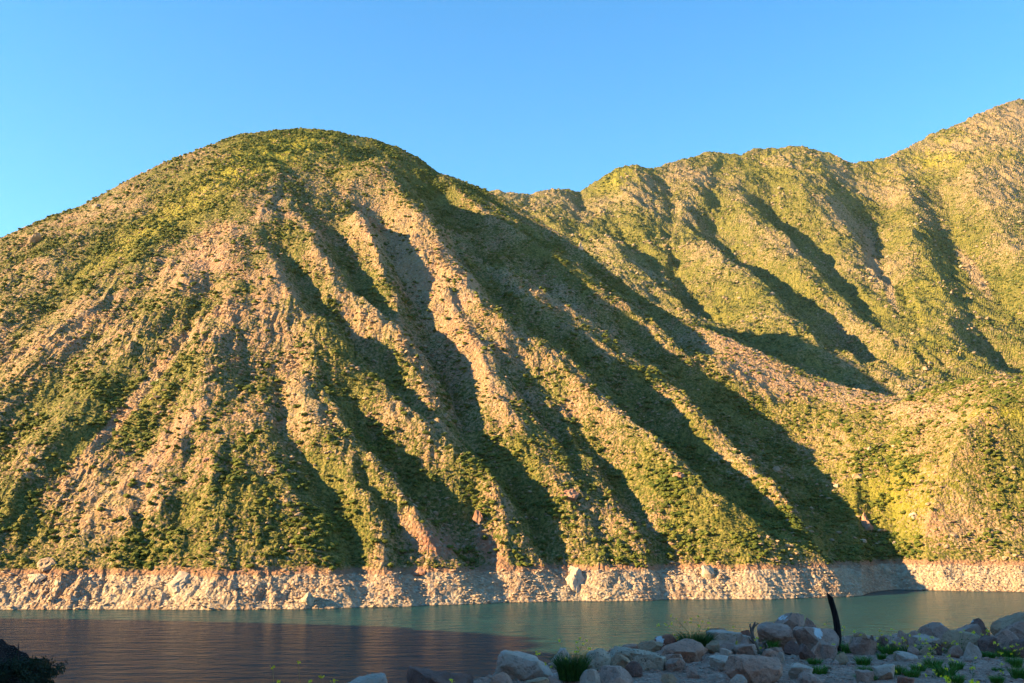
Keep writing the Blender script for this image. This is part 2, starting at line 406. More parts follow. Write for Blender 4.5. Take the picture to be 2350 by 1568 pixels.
def grid_faces(nr, nc):
    i = np.arange(nr-1)[:, None]*nc+np.arange(nc-1)[None]
    return np.stack([i, i+1, i+nc+1, i+nc], -1).reshape(-1, 4)

NC = 1750; NR = 760
main = build_land('main', NC, NR, -.74, .74)
far = build_land('far', 1300, 420, -.25, .74)
# plant cover: where the ground is bare or green (x, y, rx, ry, angle, weight)
PX, PY = proj(main.X, main.Y, main.Z)
veg = .56+fbm(main.X, main.Y, 55, 3, 201)*.28
veg += blobs(PX, PY, [(700,320,230,40,0,.5),(560,400,260,40,-28,.25),(330,560,220,40,-30,.2),(500,560,200,45,-42,-.45),(560,680,100,110,0,-.25),(450,1050,150,90,0,-.2),(200,760,120,60,0,-.2),
  (940,560,50,130,-30,-.55),(860,520,60,60,0,-.3),(1040,780,110,90,10,-.5),(1010,650,60,80,-30,-.5),(1280,680,200,30,38,-.3),(1700,820,110,45,35,-.65),(1900,900,220,25,14,-.35),(2080,940,150,25,5,-.3),
  (1000,1240,120,60,0,-.3),(230,1140,120,60,0,-.3),(150,1230,200,40,0,-.15),(660,780,80,120,0,-.15),(680,900,60,120,0,-.25),(2180,1200,80,70,0,-.35),
  (2050,1080,200,130,0,.1),(2320,1080,80,100,0,.3),(1700,1180,170,60,30,.35),(1500,1120,120,80,30,.25),(1250,1000,120,130,0,.15),(600,900,60,160,10,.2),(700,1230,100,70,0,.5),(560,570,50,110,0,.3),(60,1180,70,90,-40,.35),(160,1040,30,140,40,.35),(380,900,30,120,40,.25),(850,1200,90,70,0,.3),(1000,420,130,50,35,.35),(860,330,120,30,10,.3),(1900,1230,80,60,0,.2),(1060,1180,80,80,0,.2)])
veg += -.30*sst(12, 0, main.dr)*sst(-.1, .3, fbm(main.X, main.Y, 60, 2, 203)+.15) + .14*sst(22, 3, main.dg)
veg += blobs(PX, PY, [(260,975,190,13,-50,-1.5),(385,1010,120,12,-47,-.9),(990,1245,70,22,35,-.6),(1120,1255,18,50,-35,-.9)])
veg = veg+.03
red = blobs(PX, PY, [(1120,1255,26,60,-35,.9),(990,1240,60,30,35,.9),(1040,1260,70,40,0,.5),(450,1020,200,120,0,.3),(550,650,160,150,0,.25),(1060,800,60,90,0,.35),(1700,820,100,40,35,.25),(250,970,170,14,-47,.4),(1200,1000,60,30,0,.2),(2150,1220,30,60,0,.3),(920,1330,60,40,0,.35)])
yel = blobs(PX, PY, [(640,345,160,40,-15,.9),(480,430,180,30,-30,.6),(300,560,170,25,-30,.35),(1900,1000,250,160,0,.15),(1760,1190,90,50,30,.3),(2080,1150,130,100,0,.45),(2270,950,150,15,0,.6),(1800,870,160,10,18,.5)])
mat_main = mountain_mat('mountain_ground'); mat_far = mountain_mat('far_mountain_ground', True)
V = np.stack([main.X, main.Y, main.Z], -1).reshape(-1, 3)
mo = mesh_np('mountain', V, grid_faces(*main.X.shape), mat_main, smooth=False, attrs={'veg': veg, 'red': np.clip(red, 0, 1), 'yel': np.clip(yel, 0, 1)})
tag(mo, kind='structure')
FPX, FPY = proj(far.X, far.Y, far.Z)
fveg = .66+fbm(far.X, far.Y, 120, 3, 211)*.35+.12*sst(60, 5, far.dg)-.15*sst(25, 0, far.dr)
fveg += blobs(FPX, FPY, [(2150,680,120,160,0,.3),(1700,650,90,90,0,.2),(2003,600,9,60,-10,-1.2),(2045,680,10,40,-20,-1.2),(2240,635,11,60,-35,-1.8),(2300,420,200,120,0,-.25),(2250,310,150,60,-30,-.1),(2330,270,80,40,0,-.5),(1900,400,150,60,0,-.05),(1520,430,100,60,0,-.2),(1850,835,160,25,20,.3)])
fyel = blobs(FPX, FPY, [(1420,410,60,25,-30,.5),(1830,370,200,30,0,.3),(2180,340,160,40,-25,.6),(2330,300,60,60,0,.4),(1180,450,60,20,0,.4),(2150,720,100,160,0,.15)])
V = np.stack([far.X, far.Y, far.Z], -1).reshape(-1, 3)
fo = mesh_np('far_mountain_range', V, grid_faces(*far.X.shape), mat_far, attrs={'veg': fveg, 'red': fveg*0, 'yel': np.clip(fyel, 0, 1)})
tag(fo, kind='structure')

# ------------------------------------------------------------------ scattered cover on the slopes
def ico(sub):
    bm = bmesh.new(); bmesh.ops.create_icosphere(bm, subdivisions=sub, radius=1)
    v = np.array([x.co[:] for x in bm.verts]); f = np.array([[x.index for x in q.verts] for q in bm.faces]); bm.free(); return v, f
ICO1, ICF1 = ico(1)
def scatter(L, n, weight, smin_, smax_, flat, jit, seed, sink=.1, exp=2.0, lumps=1):
    g = np.random.default_rng(seed)
    # true ground area of every cell
    W = weight[:-1, :-1]*np.abs((L.X[:-1, 1:]-L.X[:-1, :-1])*(L.Y[1:, :-1]-L.Y[:-1, :-1]))
    W[L.Z[:-1, :-1] < .3] = 0
    W = W.ravel(); cs = np.cumsum(W); idx = np.searchsorted(cs, g.random(n)*cs[-1])
    nc = L.X.shape[1]-1; r = idx//nc; c = idx % nc; a = g.random(n); b = g.random(n)
    def bl(G): return (G[r, c]*(1-a)+G[r, c+1]*a)*(1-b)+(G[r+1, c]*(1-a)+G[r+1, c+1]*a)*b
    P = np.stack([bl(L.X), bl(L.Y), bl(L.Z)], -1)
    s = smin_+(smax_-smin_)*g.random(n)**exp
    Vs, Fs = [], []; base = 0
    for k in range(lumps):
        v = np.broadcast_to(ICO1, (n,)+ICO1.shape).copy()
        v *= 1+(g.random(v.shape[:2])[..., None]-.5)*2*jit
        sc = np.stack([s*(.75+.5*g.random(n)), s*(.75+.5*g.random(n)), s*flat*(.7+.6*g.random(n))], -1)*(1 if k == 0 else .72)
        v *= sc[:, None]
        th = g.random(n)*6.283; cth, sth = np.cos(th)[:, None], np.sin(th)[:, None]
        x = v[..., 0]*cth-v[..., 1]*sth; y = v[..., 0]*sth+v[..., 1]*cth
        v[..., 0] = x; v[..., 1] = y
        o = P.copy(); o[:, 2] += s*flat*(.8-sink)*.6
        if k: o[:, :2] += (g.random((n, 2))-.5)*s[:, None]*1.5; o[:, 2] += (g.random(n)-.2)*s*.45
        Vs.append((v+o[:, None]).reshape(-1, 3)); Fs.append((ICF1[None]+(np.arange(n)*len(ICO1))[:, None, None]).reshape(-1, 3)+base)
        base += n*len(ICO1)
    return np.concatenate(Vs), np.concatenate(Fs)
def clump(L, s, wl, lo, hi): return sst(lo, hi, fbm(L.X, L.Y, wl, 4, s))

def bush_mat(name, a, b, c):
    m = NB(name); n1 = m.noise(.05, 3); n2 = m.noise(.6, 2); n3 = m.noise(3.0, 2)
    col = m.mix(m.ramp(n1, .35, .65), a, b); col = m.mix(m.ramp(n2, .5, .72), col, c)
    col = m.mix(m.ramp(n3, .35, .6, .45, 0), col, (.02, .03, .006))
    m.b.inputs['Roughness'].default_value = .8
    return m.fin(col, m.bump(n3, .3, .8))
shrub_m = bush_mat('shrub_leaves', (.070, .096, .013), (.12, .135, .019), (.20, .185, .025))
fshrub_m = bush_mat('far_shrub_leaves', (.08, .10, .02), (.115, .13, .026), (.15, .15, .035))
up = sst(11.8, 14.5, main.Z)*sst(-40, -5, main.dcr)
rock_lump = mat_main

wv = (clump(main, 301, 22, -.1, .5)*np.clip(veg-.3, 0, 1.2)**1.6+.03)*up
near_w = 1+.4*sst(140, 20, main.Z)
SV, SF = scatter(main, 60000, wv*near_w, .3, 1.8, .6, .24, 401, exp=3.0, lumps=2)
tag(mesh_np('shrub_cover', SV, SF, shrub_m), 'low green shrubs scattered over the slopes of the rounded mountain', 'shrubs', kind='stuff')
wg = (clump(main, 305, 60, -.5, .4)*sst(.3, .9, veg)+.1)*up
SV, SF = scatter(main, 60000, wg, .25, .8, .5, .3, 402, exp=1.3, lumps=1)
grass_m = bush_mat('bunch_grass', (.17, .16, .03), (.22, .195, .042), (.27, .23, .055))
tag(mesh_np('bunch_grass_cover', SV, SF, grass_m), 'small yellow green grass bunches dotted over the mountain slopes', 'grass', kind='stuff')
def stone_mat(name, a, b, dark, sc=1.0):
    m = NB(name); n1 = m.noise(.3*sc, 3); n2 = m.noise(2.2*sc, 4, .65)
    col = m.mix(m.ramp(n1, .4, .6), a, b); col = m.mix(m.ramp(n2, .3, .5, .5, 0), col, dark)
    return m.fin(col, m.bump(n2, .25/sc, .8))
scree_m = stone_mat('slope_stone', (.41, .28, .165), (.36, .23, .14), (.16, .1, .07))
bleach_m = stone_mat('bleached_stone', (.50, .39, .27), (.42, .29, .19), (.24, .16, .11))
wr = (clump(main, 307, 30, .1, .6)*1.2+.05)*(1.25-np.clip(veg, 0, 1))*up
SV, SF = scatter(main, 26000, wr, .25, 1.4, .5, .36, 403, exp=3.5)
tag(mesh_np('slope_stones', SV, SF, scree_m), 'loose tan stones and rubble strewn over the mountain slopes', 'stones', kind='stuff')
wb = sst(12.2, 11, main.Z)*(clump(main, 309, 22, -.3, .5)+.25)
SV, SF = scatter(main, 24000, wb, .12, .8, .4, .4, 404, exp=4)
tag(mesh_np('shore_rubble', SV, SF, bleach_m), 'pale bleached rubble on the strip above the far waterline', 'stones', kind='stuff')
wf = (clump(far, 311, 70, -.4, .5)*np.clip(fveg-.1, 0, 1.2)+.1)*sst(-40, 0, far.dcr)
SV, SF = scatter(far, 36000, wf, .7, 2.5, .6, .25, 405, exp=2.0)
tag(mesh_np('far_shrub_cover', SV, SF, fshrub_m), 'dull green shrubs covering the more distant mountain range', 'shrubs', kind='stuff')
wf = (clump(far, 313, 60, .1, .6)+.03)*sst(-40, 0, far.dcr)
fscree_m = stone_mat('far_slope_stone', (.36, .26, .16), (.31, .22, .13), (.16, .11, .08), .5)
SV, SF = scatter(far, 8000, wf, .7, 3.0, .7, .4, 406, exp=3.5)
tag(mesh_np('far_slope_stones', SV, SF, fscree_m), 'rock outcrops and stones on the more distant mountain range', 'stones', kind='stuff')

# ------------------------------------------------------------------ lake
m = NB('lake_water')
mp = m.n('ShaderNodeVectorMath', operation='MULTIPLY'); m.l(m.pos(), mp.inputs[0]); mp.inputs[1].default_value = (.55, 1.0, 1)
n1 = m.noise(1.1, 3, .6, vec=mp.outputs[0]); n2 = m.noise(.22, 3, .55, vec=mp.outputs[0]); n3 = m.noise(4.0, 2, .5)
m.b.inputs['Roughness'].default_value = .2; m.b.inputs['IOR'].default_value = 1.33
m.b.inputs['Specular IOR Level'].default_value = .05
patch = m.noise(.012, 2)
h = m.math('ADD', m.math('MULTIPLY', n1, .5), m.math('MULTIPLY', n2, 2.6)); h = m.math('ADD', h, m.math('MULTIPLY', n3, .12))
col = m.mix(m.ramp(patch, .35, .65), (.012, .046, .050), (.015, .056, .060))
lake_m = m.fin(col, m.bump(h, .8, 1))
xs = np.linspace(-1100, 1100, 23); ys = np.linspace(-60, 1000, 12)
XX, YY = np.meshgrid(xs, ys)
tag(mesh_np('lake_water', np.stack([XX, YY, XX*0], -1).reshape(-1, 3), grid_faces(*XX.shape), lake_m), kind='structure')

# ------------------------------------------------------------------ near bank, with the hill on the left that shades it
GZ = 25.5
EDGE = np.array([(-60, -30), (-14, 9), (-2.6, 15.2), (1.2, 19.8), (3.4, 23.4), (8, 24.6), (20, 26), (60, 34), (200, 60)], float)
def seg_signed(X, Y, P):
    best = np.full(X.shape, 1e9); sg = np.ones(X.shape)
    for a, b in zip(P[:-1], P[1:]):
        ab = b-a; t = np.clip(((X-a[0])*ab[0]+(Y-a[1])*ab[1])/(ab@ab), 0, 1)
        d = np.hypot(X-a[0]-t*ab[0], Y-a[1]-t*ab[1]); s = np.sign(ab[0]*(Y-a[1])-ab[1]*(X-a[0]))
        k = d < best; best = np.where(k, d, best); sg = np.where(k, s, sg)
    return best*sg
SHADE = [(-420,1450,250),(-200,1447,245),(0,1444,240),(500,1440,236),(950,1438,234),(1180,1458,232),(1400,1500,230),(1700,1560,226)]
cp = []
for px, py, t in SHADE:
    x, y, _ = at_z(px, py, 0); cp.append((x+t*S.x/math.cos(SUN_EL), y+t*S.y/math.cos(SUN_EL), t*math.tan(SUN_EL)))
cp = np.array(cp); cp = np.vstack([cp, [(-142, 85, 100), (-122, 20, 102), (-122, -60, 112), (-130, -160, 116)]])
def hill(X, Y):
    z = np.full(X.shape, -1e9)
    for a, b in zip(cp[:-1], cp[1:]):
        ab = (b-a)[:2]; t = np.clip(((X-a[0])*ab[0]+(Y-a[1])*ab[1])/(ab@ab), 0, 1)
        d = np.hypot(X-a[0]-t*ab[0], Y-a[1]-t*ab[1]); zz = a[2]+t*(b[2]-a[2])-.85*d
        z = np.maximum(z, zz)
    return z
def bank(X, Y):
    s = seg_signed(X, Y, EDGE)                 # positive beyond the edge of the terrace
    z = GZ-np.where(s > 0, .72*np.sqrt(s*s+.5)-.5, 0)+np.where(s < 0, fbm(X, Y, 3.0, 3, 501)*.06, 0)
    z = np.maximum(z, -6)
    hl = hill(X, Y)+fbm(X, Y, 30, 4, 505)*4*sst(20, 60, np.hypot(X, Y))
    # the hill keeps clear of the camera's view, as its foot does in the picture
    U = X/np.maximum(Y, 1); lim = CAMH-.19*np.maximum(Y, 0)-3*1
    clear = sst(-.95, -.68, U)*(Y > 0)
    hl = np.where(Y > 0, hl*(1-clear)+np.minimum(hl, lim)*clear, hl)
    z = np.maximum(z, hl)
    z = z+fbm(X, Y, .5, 3, 509)*.025+fbm(X, Y, .12, 2, 511)*.012
    return z
m = NB('bank_gravel')
g1 = m.noise(1.2, 4, .6); g2 = m.noise(9, 4, .7); vc = m.n('ShaderNodeTexVoronoi'); vc.inputs['Scale'].default_value = 16; m.l(m.pos(), vc.inputs['Vector'])
sep = m.n('ShaderNodeSeparateColor'); m.l(vc.outputs['Color'], sep.inputs[0])
col = m.mix(m.ramp(g1, .35, .65), (.36, .195, .135), (.44, .25, .18))
col = m.mix(m.ramp(sep.outputs[0], .6, 1, 0, .7), col, (.60, .40, .31)); col = m.mix(m.ramp(g2, .35, .5, .5, 0), col, (.10, .07, .055))
bank_m = m.fin(col, m.bump(m.math('ADD', m.math('MULTIPLY', vc.outputs['Distance'], -1), g2), .05, 1))
def spaced(parts): return np.unique(np.concatenate([np.arange(a, b, s) for a, b, s in parts]).round(4))
xs = spaced([(-700, -60, 10), (-60, -14, 1), (-14, -4, .25), (-4, 16, .075), (16, 40, .6), (40, 200, 5), (200, 500, 20)])
ys = spaced([(-500, -40, 12), (-40, 8, 1), (8, 14, .3), (14, 26.5, .075), (26.5, 60, .8), (60, 300, 6), (300, 460, 12)])
XX, YY = np.meshgrid(xs, ys); ZZ = bank(XX, YY)
tag(mesh_np('lake_bank', np.stack([XX, YY, ZZ], -1).reshape(-1, 3), grid_faces(*XX.shape), bank_m, smooth=True), kind='structure')
def bank_z(x, y): return float(bank(np.array([x], float), np.array([y], float))[0])
def bank_at(px, py):
    u, k = ray(px, py)
    Y = np.arange(8, 40, .02); z = bank(u*Y, Y); h = np.nonzero(z > CAMH+k*Y)[0]
    y = Y[h[0]] if len(h) else 24.0
    return u*y, y
# unseen mountains added behind the camera to block low sky light and deepen shadows
xs = np.linspace(-1500, 1900, 150); ys = np.linspace(-1200, -150, 60); XX, YY = np.meshgrid(xs, ys)
dd = -150-YY; rim = sst(0, 60, dd)
ZZ = 20+(dd*.72-35*np.maximum(0, dd-560)/100)*rim*(.8+.25*fbm(XX, YY, 500, 2, 601))+ridged(XX, YY, 170, 4, 603)*24*sst(20, 200, dd)
tag(mesh_np('sky_block_mountains', np.stack([XX, YY, ZZ], -1).reshape(-1, 3), grid_faces(*XX.shape), stone_mat('sky_block_slope', (.13, .13, .05), (.2, .16, .08), (.08, .07, .04), .2)), kind='structure')
#OBJECTS
# ------------------------------------------------------------------ rocks one can point at
def rock_mat(name, a, b, dark, pits=0.0):
    m = NB(name); tc = m.n('ShaderNodeTexCoord').outputs['Object']
    n1 = m.noise(2.2, 4, .6, vec=tc); n2 = m.noise(14, 5, .7, vec=tc); n3 = m.noise(60, 3, .7, vec=tc)
    col = m.mix(m.ramp(n1, .38, .62), a, b); col = m.mix(m.ramp(n2, .32, .5, .6, 0), col, dark)
    col = m.mix(m.ramp(n3, .55, .7, 0, .35), col, (.50, .41, .36))
    h = m.math('ADD', n2, m.math('MULTIPLY', n3, .35))
    if pits:
        pv = m.vor(17, vec=tc); pm = m.ramp(pv, .12, .26, pits, 0)
        col = m.mix(pm, col, (.06, .045, .04)); h = m.math('SUBTRACT', h, m.math('MULTIPLY', pm, .6))
    wh = m.math('ADD', m.attr('wht'), m.math('MULTIPLY', m.math('SUBTRACT', n2, .5), 1.4))
    col = m.mix(m.ramp(wh, .55, .7), col, (.78, .78, .76))
    return m.fin(col, m.bump(h, .06, 1))
RM = {'grey': rock_mat('grey_pink_stone', (.47, .275, .205), (.57, .36, .28), (.15, .085, .065)),
      'pale': rock_mat('pale_stone', (.58, .41, .31), (.66, .49, .40), (.24, .15, .11)),
      'spec': rock_mat('pitted_pale_stone', (.52, .40, .29), (.60, .47, .35), (.22, .15, .11), .9),
      'pink': rock_mat('pink_stone', (.56, .28, .19), (.62, .35, .25), (.13, .075, .06)),
      'red': rock_mat('red_brown_stone', (.34, .13, .08), (.42, .18, .12), (.14, .05, .04)),
      'tan': rock_mat('tan_stone', (.46, .28, .17), (.54, .35, .22), (.2, .11, .07)),
      'dark': rock_mat('dark_stone', (.22, .115, .09), (.28, .155, .12), (.08, .04, .035)),
      'shadowed': rock_mat('deep_shade_rock', (.010, .007, .007), (.016, .011, .011), (.005, .004, .004)),  # near-black colour stands in for the deep shade on the corner rocks
      'hill': stone_mat('hill_rock', (.36, .25, .15), (.42, .30, .19), (.2, .13, .09), 1.0),
      'hred': stone_mat('red_hill_rock', (.33, .16, .10), (.37, .21, .13), (.17, .09, .06), 1.0),
      'hpale': stone_mat('bleached_rock', (.46, .35, .24), (.50, .40, .28), (.28, .19, .13), 1.0)}
ICO4 = ico(4); ICO3 = ico(3)
def rock_shape(seed, style, hi=True):
    g = np.random.default_rng(seed); v, f = (ICO4 if hi else ICO3); v = v.copy()
    ncut = {'round': 15, 'ang': 16, 'slab': 10, 'point': 9, 'wedge': 9, 'block': 10}[style]
    for i in range(ncut):
        n = g.normal(size=3)
        if style == 'slab': n[2] *= .35
        if style == 'point': n[2] = abs(n[2])*.6
        n /= np.linalg.norm(n)
        o = {'round': .60, 'ang': .42, 'slab': .52, 'point': .46, 'wedge': .48, 'block': .52}[style]+g.random()*.26
        d = v@n-o; k = d > 0; v[k] -= d[k, None]*n
    if style in ('slab', 'block'):
        for n, o in ((np.array([0, 0, 1.]), .55), (np.array([0, 0, -1.]), .6)):
            n = n+g.normal(size=3)*.12; n /= np.linalg.norm(n); d = v@n-o; k = d > 0; v[k] -= d[k, None]*n*.95
    if style == 'point':
        t = (v[:, 2]+1)/2; v[:, :2] *= (1.15-.8*t)[:, None]; v[:, 0] += (t-.5)*g.uniform(-.3, .3)
    if style == 'wedge': v[:, 2] *= (.45+.55*(v[:, 0]*(1 if g.random() < .5 else -1)+1)/2)
    q = seed*3.7
    nz = fbm(v[:, 0]*1+v[:, 2]*.7+q, v[:, 1]+v[:, 2]*.5-q, .9, 4, seed % 97)*.05+fbm(v[:, 0]+q, v[:, 2]-v[:, 1]+q, .35, 4, seed % 89)*.06
    r = np.linalg.norm(v, axis=1, keepdims=True)+1e-6
    v = v*(1+nz[:, None]/r)
    return v, f
def fit(v, lo, hi):
    a, b = v.min(0), v.max(0); return lo+(v-a)/(b-a)*(hi-lo)
def put_rock(name, label, cat, group, box, mat, style, seed, tilt=0, d=None, depth=.8, wht=None, hi=True, sink=.08, z0=None):
    x0, x1, yt, yb = box; xc = (x0+x1)/2
    if d is None: X, Y = bank_at(xc, yb)
    else: u, k = ray(xc, yb); X, Y = u*d, d
    W = (x1-x0)/F*Y; D = W*depth; Yc = Y+D*.35
    X = ray(xc, (yt+yb)/2)[0]*Yc; W = (x1-x0)/F*Yc
    zt = CAMH+ray(xc, yt)[1]*Yc; zb = (bank_z(X, Yc) if z0 is None else z0)-sink
    zb = min(zb, CAMH+ray(xc, yb)[1]*Yc-.02)
    v, f = rock_shape(seed, style, hi)
    c, s = math.cos(R(tilt)), math.sin(R(tilt)); vx = v[:, 0]*c+v[:, 2]*s; vz = -v[:, 0]*s+v[:, 2]*c; v[:, 0] = vx; v[:, 2] = vz
    v = fit(v, np.array([-W/2, -D/2, 0]), np.array([W/2, D/2, zt-zb]))
    wa = np.zeros(len(v))
    if wht:
        px, py, r = wht; fx = (px-x0)/(x1-x0)*W-W/2; fz = (zt-zb)*(1-(py-yt)/max(1, (yb-yt)))
        wa = np.exp(-(((v[:, 0]-fx)/(r*Yc/F))**2+((v[:, 2]-fz)/(r*Yc/F))**2)*.8)*(v[:, 1] < D*.3)
    o = mesh_np(name, v, f, RM[mat], smooth=True, attrs={'wht': wa}); o.location = (X, Yc, zb)
    o.data.set_sharp_from_angle(angle=R(17))
    tag(o, label, cat, group)
    return o
